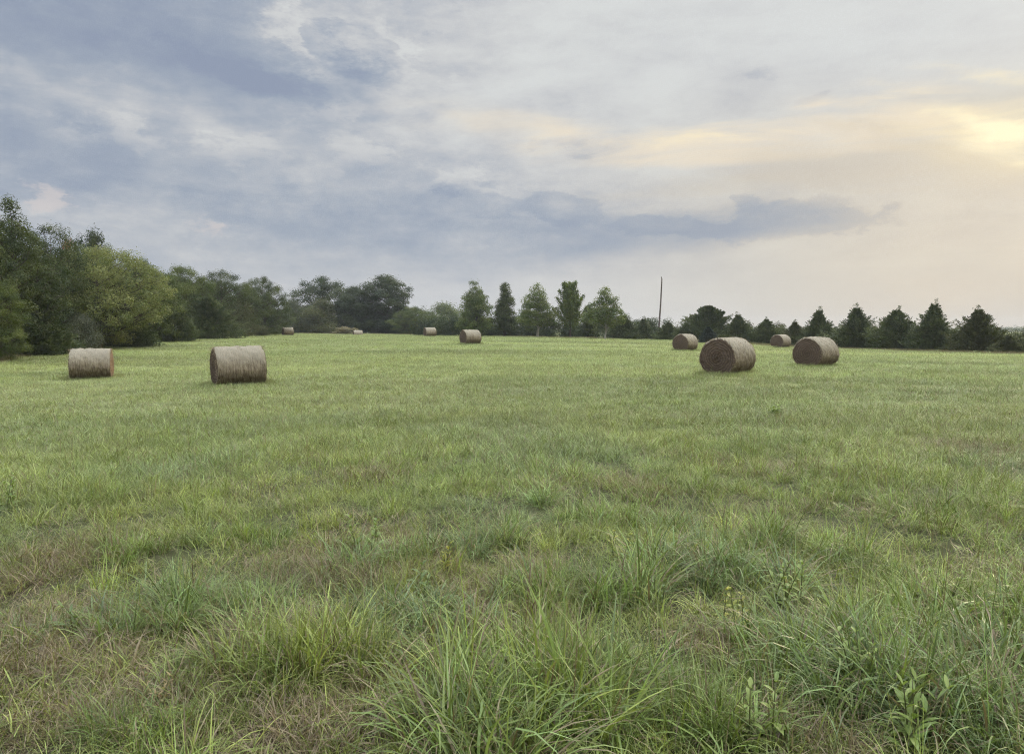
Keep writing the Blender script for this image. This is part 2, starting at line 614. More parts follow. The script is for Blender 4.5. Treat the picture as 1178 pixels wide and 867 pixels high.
def plume_tree(seed, H, Wd, leafmat='leaf_row', leaf=0.2, n_limb=46, per=330, barkmat='bark', spread=0.30):
    """upswept limbs, leaves along each limb"""
    rng = np.random.default_rng(seed)
    mb, tb = MB(), MB()
    zz = np.linspace(-0.2, H * 0.93, 9)
    wob = np.cumsum(rng.normal(size=(9, 2)) * 0.006 * H, axis=0)
    pts = np.stack([wob[:, 0] - wob[0, 0], wob[:, 1] - wob[0, 1], zz], 1)
    tube(tb, pts, H * 0.016 * (1 - np.linspace(0, 1, 9)) ** 0.7 + 0.012, 8)
    for i in range(n_limb):
        t = rng.uniform(0.17, 0.85)
        az = i * 2.4 + rng.normal() * 0.3
        L = Wd * 0.62 * (1.0 - 0.62 * t) * rng.uniform(0.75, 1.15)
        out = spread + 0.9 * (1 - t) * rng.uniform(0.6, 1.1)
        b = np.array([np.interp(t * H, zz, pts[:, 0]), np.interp(t * H, zz, pts[:, 1]), t * H])
        d0 = np.array([math.cos(az) * out, math.sin(az) * out, 0.55 + 0.5 * t])
        d0 /= np.linalg.norm(d0)
        q = np.linspace(0, 1, 6)[:, None]
        cur = b + d0 * q * L + np.array([0, 0, 0.38]) * L * q ** 2
        if cur[-1, 2] > H * 0.99:
            cur[:, 2] -= (cur[-1, 2] - H * 0.99) * q[:, 0]
        tube(tb, cur, np.linspace(H * 0.006, 0.008, 6), 4)
        k = int(per * L / (Wd * 0.4))
        s = rng.uniform(0.12, 1.05, k)
        p = np.stack([np.interp(s, q[:, 0], cur[:, j]) for j in range(3)], 1)
        wdt = Wd * 0.07 * (1.15 - 0.75 * s)
        u = rng.normal(size=(k, 3))
        p = p + u * wdt[:, None]
        V, F4 = leaves(rng, p, u, leaf)
        mb.add(V, None, F4, rnd=np.repeat(rng.uniform(0, 1, k), 4), cl=np.full(k * 4, rng.uniform(0, 1)))
    return tb.mesh('trunk', M[barkmat], True), mb.mesh('crown', M[leafmat])


def plant_tree(name, label, cat, meshes, px, top, d, wpx, H0, W0, group, rz=None, rng=random.Random(4)):
    """stand a tree at depth d under photo column px; its size follows from its height and width there"""
    p = at(px, HORIZ, d)
    x, y = p[0], p[1]
    z = tz(x, y) - 0.02
    H = at(px, top, d)[2] - z
    Wd = wpx / F * d * (1.3 if 'cedar' in name else 1.15 if 'row' in group else 1.22 if 'middle' in label or group == MIDT else 1.0)
    o = thing(name, label, cat, (x, y, z), rng.uniform(0, 6.28) if rz is None else rz, group)
    o.scale = (Wd / W0, Wd / W0, H / H0)
    t = link('trunk', meshes[0], o)
    c = link('crown', meshes[1], o)
    return o


# --- library of crowns ---------------------------------------------------------
LIB = {}


def lib(key):
    if key in LIB:
        return LIB[key]
    k = key.split(':')
    kind, v = k[0], int(k[1])
    if kind == 'dark':
        r = broadleaf(100 + v, 9, 8, 0.11, 110, 56000, 0.03, 'round', (0.075, 0.145), leafmat='leaf_dark', open_=0.62), 9, 8
    elif kind == 'ragged':
        r = broadleaf(130 + v, 9.5, 7, 0.11, 110, 52000, 0.03, 'egg', (0.075, 0.14), leafmat='leaf_dark', open_=0.62), 9.5, 7
    elif kind == 'mid':
        r = broadleaf(200 + v, 8, 7, 0.11, 110, 54000, 0.02, 'round', (0.075, 0.145), leafmat='leaf_mid', open_=0.62), 8, 7
    elif kind == 'light':
        r = broadleaf(300 + v, 7, 9, 0.12, 150, 50000, 0.14, 'round', (0.055, 0.105), leafmat='leaf_light', open_=0.72), 7, 9
    elif kind == 'olive':
        r = broadleaf(350 + v, 5, 4.5, 0.13, 40, 16000, 0.02, 'round', (0.15, 0.26), leafmat='leaf_olive'), 5, 4.5
    elif kind == 'grey':
        r = broadleaf(370 + v, 3, 4, 0.10, 36, 16000, 0.0, 'round', (0.14, 0.24), leafmat='leaf_grey'), 3, 4
    elif kind == 'tan':
        r = broadleaf(380 + v, 2, 3, 0.14, 26, 5000, 0.0, 'round', (0.14, 0.24), leafmat='leaf_tan'), 2, 3
    elif kind == 'orange':
        r = broadleaf(390 + v, 6, 3, 0.13, 26, 7000, 0.3, 'egg', (0.16, 0.26), leafmat='leaf_orange'), 6, 3
    elif kind == 'deep':
        r = broadleaf(400 + v, 11, 9, 0.22, 80, 36000, 0.02, 'round', (0.09, 0.18), leafmat='leaf_deep', open_=0.36), 11, 9
    elif kind == 'deepairy':
        r = broadleaf(420 + v, 11, 9, 0.22, 60, 22000, 0.15, 'round', (0.10, 0.18), leafmat='leaf_deep', open_=0.42), 11, 9
    elif kind == 'far':
        r = broadleaf(440 + v, 9, 12, 0.36, 46, 12000, 0.05, 'round', (0.13, 0.22), leafmat='leaf_mid'), 9, 12
    elif kind == 'rowfull':
        r = broadleaf(460 + v, 7.5, 5, 0.16, 90, 20000, 0.05, 'cone', (0.10, 0.18), leafmat='leaf_row', open_=0.35), 7.5, 5
    elif kind == 'rowdense':
        r = broadleaf(470 + v, 7.5, 4, 0.18, 80, 15000, 0.12, 'cone', (0.11, 0.18), leafmat='leaf_dark', open_=0.3), 7.5, 4
    elif kind == 'rowopen':
        r = broadleaf(480 + v, 7.5, 5.2, 0.17, 64, 12000, 0.25, 'cone', (0.10, 0.17), leafmat='leaf_row', open_=0.48, barkmat='bark_pale', trunk_r=0.13), 7.5, 5.2
    elif kind == 'rowpale':
        r = broadleaf(490 + v, 7.0, 5, 0.17, 60, 10500, 0.29, 'cone', (0.10, 0.165), leafmat='leaf_row', open_=0.5, barkmat='bark_pale', trunk_r=0.10), 7.0, 5
    elif kind == 'plume':
        r = plume_tree(500 + v, 7.2, 4.4), 7.2, 4.4
    elif kind == 'cedar':
        r = cedar(600 + v, 5, 4.4), 5, 4.4
    elif kind == 'cedarwide':
        r = cedar(620 + v, 4.2, 5, leaders=6), 4.2, 5
    elif kind == 'cedarolive':
        r = cedar(640 + v, 4.6, 4.4, leafmat='cedar_olive', leaders=4), 4.6, 4.4
    elif kind == 'dome':
        r = cedar(660 + v, 5, 6, dome=1.0, sprays=480, per=110, full=1.6), 5, 6
    elif kind == 'bluedome':
        r = cedar(680 + v, 2.4, 2.4, dome=1.0, sprays=220, per=60, sprig=0.13, leafmat='cedar_blue'), 2.4, 2.4
    LIB[key] = r
    return r


WOOD = 'trees along the edge of the left wood'
MIDT = 'trees behind the far end of the field'
ROW = 'row of young trees at the back of the field'
CED = 'cedars along the right edge of the field'
TREES = [
    # name, label, category, kind, px, top, dist, width px, group
    ('tree', 'tall dark tree at the left edge, its ragged crown the highest point of the wood', 'tree', 'ragged:1', 16, 224, 44, 124, WOOD),
    ('bush', 'rounded green bush at the left edge, nearest the camera, left of the leftmost hay bale', 'bush', 'mid:1', -10, 318, 39, 74, WOOD),
    ('cedar_tree', 'dark evergreen beside the leftmost bush, reaching the grass behind the leftmost bale', 'tree', 'cedar:1', 42, 332, 45, 66, WOOD),
    ('tree', 'dark green tree sloping down from the tallest crown at the left edge', 'tree', 'dark:1', 58, 258, 52, 104, WOOD),
    ('tree', 'dark tree with a pointed tip above the big light green tree', 'tree', 'deep:3', 108, 264, 70, 54, WOOD),
    ('tree', 'small tree with a patch of orange leaves on the skyline of the wood', 'tree', 'orange:1', 81, 275, 62, 30, WOOD),
    ('tree', 'broad light green tree with yellowing leaves above the leftmost hay bale', 'tree', 'light:1', 115, 282, 56, 140, WOOD),
    ('bush', 'grey green bush under the broad light green tree', 'bush', 'grey:1', 94, 360, 51, 58, WOOD),
    ('cedar_tree', 'low dark evergreen under the right side of the broad light green tree', 'tree', 'cedarwide:1', 150, 356, 60, 56, WOOD),
    ('tree', 'green tree just right of and behind the broad light green tree', 'tree', 'mid:2', 165, 296, 72, 86, WOOD),
    ('cedar_tree', 'narrow dark evergreen at the right end of the light green tree', 'tree', 'cedar:2', 199, 333, 74, 50, WOOD),
    ('tree', 'mid green tree on the skyline above the narrow dark evergreen', 'tree', 'mid:3', 214, 305, 86, 74, WOOD),
    ('cedar_tree', 'rounded dark evergreen with an olive right side at the grass edge', 'tree', 'dome:1', 239, 337, 84, 54, WOOD),
    ('tree', 'olive green tree on the skyline above the rounded dark evergreen', 'tree', 'dark:2', 256, 310, 98, 76, WOOD),
    ('bush', 'olive bush between the rounded evergreen and the last dark tree of the wood', 'bush', 'olive:1', 274, 343, 96, 40, WOOD),
    ('tree', 'dark rounded tree at the right end of the wood, above the nearest left bale', 'tree', 'dark:3', 304, 317, 108, 58, WOOD),
    ('shrub', 'low yellowish shrub at the foot of the last dark tree of the wood', 'shrub', 'olive:2', 301, 374, 102, 20, WOOD),
    ('tree', 'low grey green trees in the gap left of the tall airy tree', 'tree', 'grey:2', 335, 344, 150, 36, MIDT),
    ('tree', 'tall tree with sky showing through its top, behind the round bush', 'tree', 'deepairy:1', 373, 317, 160, 58, MIDT),
    ('bush', 'round olive bush in front of the tall airy tree', 'bush', 'olive:3', 370, 343, 148, 46, MIDT),
    ('tree', 'dark tree between the tall airy tree and the tallest dark tree', 'tree', 'deep:1', 408, 329, 156, 42, MIDT),
    ('tree', 'tallest dark tree of the far middle clump with a lopsided crown', 'tree', 'deep:2', 445, 316, 158, 56, MIDT),
    ('bush', 'dark green bush sloping down right of the lopsided dark tree', 'bush', 'mid:2', 477, 352, 150, 42, MIDT),
    ('shrub', 'low tan shrub beside the hay bale half hidden at the field end', 'shrub', 'tan:1', 396, 375, 138, 26, MIDT),
    ('tree', 'pale rounded tree far behind the field, left of the row of young trees', 'tree', 'far:1', 508, 347, 235, 50, MIDT),
    ('tree', 'full leafy tree at the left end of the row, above the middle bale', 'tree', 'rowfull:1', 547, 321, 112, 44, ROW),
    ('tree', 'dense dark tree, second from the left in the row', 'tree', 'rowdense:1', 581, 325, 115, 32, ROW),
    ('tree', 'open pale green tree in the middle of the row, right of the dense dark one', 'tree', 'rowopen:1', 618, 326, 110, 48, ROW),
    ('tree', 'narrow tree with upswept feathery limbs in the row', 'tree', 'plume:1', 656, 325, 108, 36, ROW),
    ('tree', 'small dark tree between the feathery tree and the pale trunked tree', 'tree', 'rowdense:2', 677, 350, 112, 24, ROW),
    ('tree', 'open tree with a slender pale trunk at the right end of the row', 'tree', 'rowpale:1', 696, 329, 98, 44, ROW),
    ('cedar_tree', 'dark cedar just right of the pale trunked tree', 'tree', 'cedar:3', 717, 361, 104, 38, CED),
    ('cedar_tree', 'small dark cedar left of the utility pole', 'tree', 'cedar:4', 740, 365, 104, 28, CED),
    ('cedar_tree', 'low cedar just right of the utility pole', 'tree', 'cedarwide:2', 769, 369, 100, 30, CED),
    ('cedar_tree', 'low dark cedar between the pole and the domed evergreen, behind a bale', 'tree', 'cedarwide:3', 790, 372, 98, 34, CED),
    ('cedar_tree', 'large dark domed evergreen behind the pair of bales right of the pole', 'tree', 'dome:2', 815, 347, 97, 52, CED),
    ('shrub', 'small blue green shrub in front of the domed evergreen', 'shrub', 'bluedome:1', 815, 374, 86, 26, CED),
    ('cedar_tree', 'cedar with spiky top just right of the domed evergreen', 'tree', 'cedar:5', 849, 359, 92, 40, CED),
    ('cedar_tree', 'wide dark cedar behind the farther small bale on the right', 'tree', 'cedarwide:4', 882, 365, 90, 44, CED),
    ('cedar_tree', 'low cedar between the wide cedar and the tall cedar above the far right bale', 'tree', 'cedarolive:2', 914, 368, 86, 34, CED),
    ('cedar_tree', 'pointed cedar rising directly behind the far right bale', 'tree', 'cedar:7', 942, 353, 84, 42, CED),
    ('cedar_tree', 'cedar with a spiky leader, first one right of the far right bale', 'tree', 'cedar:6', 985, 350, 78, 50, CED),
    ('cedar_tree', 'ragged cedar with several leaders between two taller pointed cedars', 'tree', 'cedarwide:5', 1031, 353, 74, 56, CED),
    ('cedar_tree', 'tallest dark pointed cedar near the right edge', 'tree', 'cedar:8', 1074, 345, 70, 50, CED),
    ('cedar_tree', 'olive green cedar with a thin pointed top, last full cedar before the right edge', 'tree', 'cedarolive:1', 1125, 352, 66, 54, CED),
    ('bush', 'low olive brush at the right edge beyond the last pointed cedar', 'bush', 'cedarolive:3', 1161, 384, 62, 44, CED),
    ('tree', 'thin leaved tree cut by the right edge of the photo', 'tree', 'grey:2', 1188, 366, 70, 34, CED),
]


def build_trees():
    for i, (name, label, cat, key, px, top, d, wpx, grp) in enumerate(TREES):
        meshes, H0, W0 = lib(key)
        plant_tree(name, label, cat, meshes, px, top, d, wpx, H0, W0, grp, rz=(i * 2.399) % 6.28)


def hedge_mesh(rng, pts, leaf, dens, mat, lump=0.5):
    """pts: list of (x,y,z,height,depth) along the line"""
    mb = MB()
    for (x, y, z, h, dp) in pts:
        for _ in range(dens):
            hh = h * rng.uniform(0.25, 1.0)
            r = np.array([rng.uniform(0.5, 1.0) * dp, rng.uniform(0.5, 1.0) * dp, rng.uniform(0.35, 0.6) * h * lump + 0.2])
            c = np.array([x + rng.normal() * dp * 0.6, y + rng.normal() * dp * 0.5, z + max(0.1, hh - r[2])])
            clump_leaves(mb, rng, c, r, int(170 + 60 * r[0] * r[2] / (leaf ** 2) * 0.09), leaf, rng.uniform(0, 1))
    return mb.mesh('hedge', mat)


def build_hedges():
    rng = np.random.default_rng(77)
    pts = []
    for px in np.arange(484, 762, 4.2):
        d = 122 + rng.normal() * 1.5
        p = at(px, HORIZ, d)
        z = tz(p[0], p[1])
        h = (at(px, 361 + 3.0 * math.sin(px * 0.07) + rng.normal() * 2.5, d)[2] - z)
        if 751 < px < 760:
            h *= 0.5
        pts.append((p[0], p[1], z, h, 1.2))
    o = link('hedge', hedge_mesh(rng, pts, 0.2, 6, M['leaf_deep']))
    tag(o, 'low dark overgrown hedge running behind the row of young trees', 'hedge')
    pts = []
    for px in np.arange(700, 1240, 7):
        d = np.interp(px, [700, 760, 850, 940, 1000, 1090, 1178, 1240], [108, 106, 98, 90, 84, 76, 70, 66]) + rng.normal()
        p = at(px, HORIZ, d)
        z = tz(p[0], p[1])
        h = (at(px, 4.0 * math.sin(px * 0.13) * math.sin(px * 0.031) + np.interp(px, [700, 850, 1000, 1240], [367, 370, 374, 378]) + rng.normal() * 1.5, d)[2] - z)
        if 748 < px < 762:
            h *= 0.4
        pts.append((p[0], p[1], z, h, 0.8))
    o = link('hedge', hedge_mesh(rng, pts, 0.16, 6, M['cedar_olive']))
    tag(o, 'low olive brush line filling the gaps under the right hand cedars', 'hedge')
    pts = []
    for px in np.arange(318, 500, 3.4):
        d = 164 + rng.normal() * 2
        p = at(px, HORIZ, d)
        z = tz(p[0], p[1])
        h = (at(px, np.interp(px, [318, 345, 360, 400, 430, 470, 500], [352, 350, 345, 342, 341, 350, 360]) + rng.normal() * 2.5, d)[2] - z)
        pts.append((p[0], p[1], z, h, 1.5))
    o = link('hedge', hedge_mesh(rng, pts, 0.26, 6, M['leaf_deep']))
    tag(o, 'dark undergrowth closing the gaps under the far middle trees', 'hedge')
    # inside of the wood on the left, behind its front trees: one mass
    mb = MB()
    for px in np.arange(-160, 325, 5.5):
        d0 = np.interp(px, [-160, 0, 60, 130, 200, 260, 300, 325], [36, 47, 57, 72, 88, 104, 116, 124])
        for row in range(3):
            d = d0 + row * 4.0 + rng.normal()
            p = at(px, HORIZ, d)
            z = tz(p[0], p[1])
            sky = np.interp(px, [-160, -40, 0, 40, 80, 110, 150, 200, 250, 300, 318, 330], [215, 232, 250, 272, 290, 294, 304, 312, 320, 330, 345, 356])
            H = at(px, sky, d0)[2] - z
            for _ in range(4):
                r = np.array([1, 1, 0.8]) * rng.uniform(0.7, 1.3) * max(1.0, H * 0.13)
                c = np.array([p[0] + rng.normal() * 0.9, p[1] + rng.normal() * 0.9, z + H * rng.uniform(0.12, 0.95) - r[2] * 0.6])
                clump_leaves(mb, rng, c, r, 300, 0.2, rng.uniform(0, 1))
    o = link('woods', mb.mesh('woods', M['leaf_dark']))
    o['kind'] = 'stuff'
    # far off wood on the horizon
    mb = MB()
    for px in np.arange(-250, 1500, 3.2):
        d = 560 + 60 * math.sin(px * 0.006) + rng.normal() * 6
        p = at(px, HORIZ, d)
        h = 3.2 + 1.8 * vnoise(np.array([px * 0.03]), np.array([1.0]), 3)[0] + rng.normal() * 0.5
        r = np.array([3.2, 3.2, h * 0.55])
        clump_leaves(mb, rng, (p[0], p[1], -0.6 + h * 0.45), r, 130, 0.9, rng.uniform(0, 1))
    o = link('far_woods', mb.mesh('far_woods', M['leaf_mid']))
    o['kind'] = 'stuff'


# ----------------------------------------------------------------------------
# hay bales
# ----------------------------------------------------------------------------
def mat_bale_side():
    m, t, out = new_mat('weathered hay wrapped round')
    tc = t.node('ShaderNodeTexCoord').outputs['Object']
    sep = t.node('ShaderNodeSeparateXYZ')
    t.l.new(tc, sep.inputs[0])
    x, y, z = sep.outputs
    ang = t.math('ARCTAN2', y, z)
    cmb = t.node('ShaderNodeCombineXYZ')
    oi = t.node('ShaderNodeObjectInfo').outputs['Random']
    t.l.new(t.math('MULTIPLY', x, 26.0), cmb.inputs[0])
    t.l.new(t.math('MULTIPLY', ang, 2.2), cmb.inputs[1])
    t.l.new(t.math('MULTIPLY', oi, 50.0), cmb.inputs[2])
    streak = t.noise(cmb.outputs[0], 1.0, 6, 0.7, 0.5)
    cm2 = t.node('ShaderNodeCombineXYZ')
    t.l.new(t.math('MULTIPLY', x, 90.0), cm2.inputs[0])
    t.l.new(t.math('MULTIPLY', ang, 22.0), cm2.inputs[1])
    t.l.new(oi, cm2.inputs[2])
    fine = t.noise(cm2.outputs[0], 1.0, 3, 0.7)
    blot = t.noise(t.vmath('ADD', tc, t.vmath('SCALE', t.node('ShaderNodeCombineXYZ').outputs[0], 1.0)), 2.3, 4, 0.6)
    c = t.mix(t.maprange(streak, 0.34, 0.66), (0.115, 0.088, 0.062), (0.29, 0.24, 0.17))
    c = t.mix(t.math('MULTIPLY', t.maprange(fine, 0.35, 0.65), 0.5), c, (0.32, 0.27, 0.19))
    # greyer and paler towards the top, damp brown lower third
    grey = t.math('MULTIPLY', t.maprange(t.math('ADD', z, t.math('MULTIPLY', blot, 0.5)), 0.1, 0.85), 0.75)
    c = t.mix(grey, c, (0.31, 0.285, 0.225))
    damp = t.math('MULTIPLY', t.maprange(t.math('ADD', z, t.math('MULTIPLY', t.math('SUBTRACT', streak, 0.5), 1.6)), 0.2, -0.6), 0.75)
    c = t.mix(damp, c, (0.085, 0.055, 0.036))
    h = t.math('ADD', t.math('MULTIPLY', streak, 0.6), t.math('MULTIPLY', fine, 0.6))
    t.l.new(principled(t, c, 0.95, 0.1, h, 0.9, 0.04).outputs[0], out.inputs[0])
    return m


def mat_bale_end(name, c1, c2):
    m, t, out = new_mat(name)
    tc = t.node('ShaderNodeTexCoord').outputs['Object']
    sep = t.node('ShaderNodeSeparateXYZ')
    t.l.new(tc, sep.inputs[0])
    x, y, z = sep.outputs
    nz = t.noise(tc, 3.0, 4, 0.6)
    r = t.math('SQRT', t.math('ADD', t.math('MULTIPLY', y, y), t.math('MULTIPLY', z, z)))
    ang = t.math('ARCTAN2', y, z)
    ph = t.math('ADD', t.math('MULTIPLY', r, 75.0), t.math('MULTIPLY', nz, 16.0))
    ph = t.math('ADD', ph, ang)
    ring = t.math('MULTIPLY_ADD', t.math('SINE', ph), 0.5, 0.5)
    fine = t.noise(tc, 38.0, 3, 0.7)
    v = t.math('ADD', t.math('MULTIPLY', ring, 0.2), t.math('ADD', t.math('MULTIPLY', fine, 0.55), t.math('MULTIPLY', nz, 0.3)))
    c = t.mix(t.maprange(v, 0.2, 0.85), c1, c2)
    c = t.mix(t.math('MULTIPLY', t.maprange(nz, 0.45, 0.7), 0.5), c, tuple(q * 1.5 for q in c1))
    t.l.new(principled(t, c, 0.95, 0.1, v, 1.0, 0.05).outputs[0], out.inputs[0])
    return m


def mat_straw():
    m, t, out = new_mat('loose straw')
    rn = t.attr('rnd').outputs['Fac']
    c = t.mix(rn, (0.14, 0.10, 0.07), (0.42, 0.34, 0.22))
    t.l.new(leafy(t, c, 0.2, 0.7, 0.15, (1, 1, 1)), out.inputs[0])
    return m


M['bale_side'], M['bale_end'], M['straw'] = mat_bale_side(), mat_bale_end('rolled hay end', (0.062, 0.044, 0.033), (0.175, 0.127, 0.092)), mat_straw()
M['bale_end_sun_tint'] = mat_bale_end('hay end with painted sunlight', (0.16, 0.105, 0.066), (0.34, 0.235, 0.15))  # warm low sun on this end is put into the colour
BD, BL = 1.32, 1.43   # diameter and length of a bale


def bale_meshes(seed):
    rng = np.random.default_rng(seed)
    nu, nv = 72, 25
    th = np.arange(nu) / nu * 2 * math.pi
    xs = np.linspace(-BL / 2, BL / 2, nv)
    rad0 = BD / 2

    def radius(x, th):
        e = np.abs(x) / (BL / 2)
        r = rad0 * (1 - 0.055 * np.clip((e - 0.86) / 0.14, 0, 1) ** 2)
        r = r * (1 + 0.012 * np.sin(3 * th + seed) + 0.010 * np.sin(5 * th + x * 3 + seed * 2.1) + 0.006 * np.sin(x * 11 + seed))
        return r

    X, T = np.meshgrid(xs, th, indexing='ij')
    Rr = radius(X, T) + rng.normal(size=X.shape) * 0.010 + 0.012 * np.sin(X * 17 + 2 * np.sin(T * 2 + seed)) * np.sin(T * 7 + seed)
    Y, Z = Rr * np.sin(T), Rr * np.cos(T)
    # settles under its own weight: flattened foot and slight bulge
    Z = np.where(Z < 0, Z * 0.93, Z * 0.985)
    Y = Y * (1 + 0.035 * np.exp(-((Z + 0.2) / 0.35) ** 2))
    V = np.stack([X, Y, Z], -1).reshape(-1, 3)
    F4 = [(i * nu + j, i * nu + (j + 1) % nu, (i + 1) * nu + (j + 1) % nu, (i + 1) * nu + j) for i in range(nv - 1) for j in range(nu)]
    mb = MB()
    mb.add(V, None, np.array(F4)[:, ::-1])
    side = mb.mesh('wrapped_side', M['bale_side'], True)
    ends = []
    for sgn, row in ((-1, 0), (1, nv - 1)):
        rimY, rimZ = Y[row], Z[row]
        kk = 14
        VV, FF = [], []
        for q in range(kk):
            f = 1 - q / kk
            bulge = 0.045 * (1 - f ** 2) * sgn + 0.008 * math.sin(q * 2.9 + seed)
            VV.append(np.stack([np.full(nu, sgn * BL / 2) + bulge + rng.normal(size=nu) * 0.009 * (1 if q else 0), rimY * f, rimZ * f], 1))
        VV = np.concatenate(VV + [np.array([[sgn * (BL / 2 + 0.045), 0, 0]])])
        for q in range(kk - 1):
            for j in range(nu):
                FF.append((q * nu + j, q * nu + (j + 1) % nu, (q + 1) * nu + (j + 1) % nu, (q + 1) * nu + j))
        F3 = [((kk - 1) * nu + j, (kk - 1) * nu + (j + 1) % nu, kk * nu) for j in range(nu)]
        FF, F3 = np.array(FF), np.array(F3)
        if sgn > 0:
            FF, F3 = FF, F3
        mb = MB()
        mb.add(VV, F3, FF)
        ends.append(mb.mesh('end_face', M['bale_end'], True))
    # loose stems sticking out of the rims, ends and foot
    k = 3200
    which = rng.uniform(0, 1, k)
    t_ = rng.uniform(0, 6.283, k)
    rimx = np.where(rng.uniform(0, 1, k) < 0.5, -1, 1) * BL / 2
    x = np.where(which < 0.3, rimx + rng.normal(size=k) * 0.02, rng.uniform(-BL / 2, BL / 2, k))
    t_ = np.where(which > 0.85, math.pi + rng.normal(size=k) * 0.8, t_)
    rr = radius(x, t_) * 0.99
    yy, zz = rr * np.sin(t_), rr * np.cos(t_)
    zz = np.where(zz < 0, zz * 0.93, zz * 0.985)
    p = np.stack([x, yy, zz], 1)
    nrm = np.stack([np.where(which < 0.3, np.sign(x) * 0.8, 0), np.sin(t_), np.cos(t_)], 1)
    flat_ = (which >= 0.3) & (which <= 0.85)
    tang = np.stack([0 * x, np.cos(t_), -np.sin(t_)], 1) * rng.choice([-1, 1], k)[:, None]
    d = nrm * np.where(flat_, 0.12, 0.6)[:, None] + rng.normal(size=(k, 3)) * np.where(flat_, 0.35, 0.7)[:, None] + tang * np.where(flat_, 0.9, 0)[:, None] + np.array([0, 0, -0.25])
    p = p + nrm * np.where(flat_, 0.010, 0)[:, None]
    Vn, Fn = needles(rng, p, d, rng.uniform(0.03, 0.13, k), np.full(k, 0.007))
    mb = MB()
    mb.add(Vn, None, Fn, rnd=np.repeat(rng.uniform(0, 1, k), 4))
    straw = mb.mesh('loose_straw', M['straw'])
    return side, ends, straw


BALE_LABELS = [
    'weathered hay bale lying side on at the far left, in front of the wood',
    'large round hay bale left of centre with ragged straw at its foot',
    'biggest looking bale on the right, dark rolled end turned to the camera',
    'round hay bale farthest to the right, dark end showing, below a pointed cedar',
    'smaller hay bale peeping out left of the biggest right hand bale',
    'small distant bale between the two large right hand bales, close to the cedars',
    'middle bale standing alone below the leftmost tree of the row',
    'small far bale just left of the middle bale, below the pale rounded tree',
    'tiny far bale at the end of the wood, leftmost of the distant bales',
    'tiny pale bale half sunk behind grass beside a low tan shrub',
]


def build_bales():
    protos = [bale_meshes(s) for s in (1, 2, 3)]
    out = []
    for i, (px, py, d, yaw) in enumerate(BALES):
        p = at(px, HORIZ, d)
        x, y = p[0], p[1]
        z = tz(x, y)
        zc = z + BD / 2 * 0.93 - 0.04
        if i == 9:
            zc -= 0.45
        side, ends, straw = protos[i % 3]
        o = thing('hay_bale', BALE_LABELS[i], 'hay bale', (x, y, zc), R(yaw), 'round hay bales in the field')
        if i == 1:
            o.rotation_euler = (0, R(-1.2), R(yaw))
        link('wrapped_side', side, o)
        for k, e in enumerate(ends):
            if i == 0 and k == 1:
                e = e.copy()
                e.materials[0] = M['bale_end_sun_tint']
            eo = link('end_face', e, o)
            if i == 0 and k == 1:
                eo['label'] = 'straw end with warm sunlight painted into its colour'
        link('loose_straw', straw, o)
        out.append((x, y, yaw))
    return out


# ----------------------------------------------------------------------------
# utility pole
# ----------------------------------------------------------------------------
def build_pole():
    d = 104
    b = at(757, HORIZ, d)
    t = at(761.3, 320.5, d)
    z = tz(b[0], b[1])
    o = thing('utility_pole', 'bare weathered utility pole leaning slightly right above the cedars', 'utility pole', (b[0], b[1], z))
    mb = MB()
    q = np.linspace(0, 1, 12)
    H = t[2] - z
    lean = t[0] - b[0]
    pts = np.stack([lean * q + 0.05 * np.sin(q * 3.1), 0.03 * np.sin(q * 5), -0.3 + q * (H + 0.3)], 1)
    tube(mb, pts, np.linspace(0.135, 0.085, 12), 12, True, np.random.default_rng(3), 0.02)
    link('shaft', mb.mesh('shaft', M['pole'], True), o)
    mb = MB()
    tube(mb, np.array([[lean - 0.03, 0, H - 0.02], [lean - 0.06, 0, H + 0.14], [lean - 0.06, 0, H + 0.26]]), [0.035, 0.06, 0.045], 8)
    link('pin_insulator', mb.mesh('pin_insulator', M['bark'], True), o)


# ----------------------------------------------------------------------------
# ground
# ----------------------------------------------------------------------------
def ground_xy(px, py):
    """where a photo pixel meets the ground"""
    d = ray(px, py)
    s = EYE / max(-d[2], 1e-4)
    for _ in range(25):
        p = np.array([0, 0, EYE]) + d * s
        z = tz(p[0], p[1])
        s = (EYE - z) / max(-d[2], 1e-4)
    return p[0], p[1]


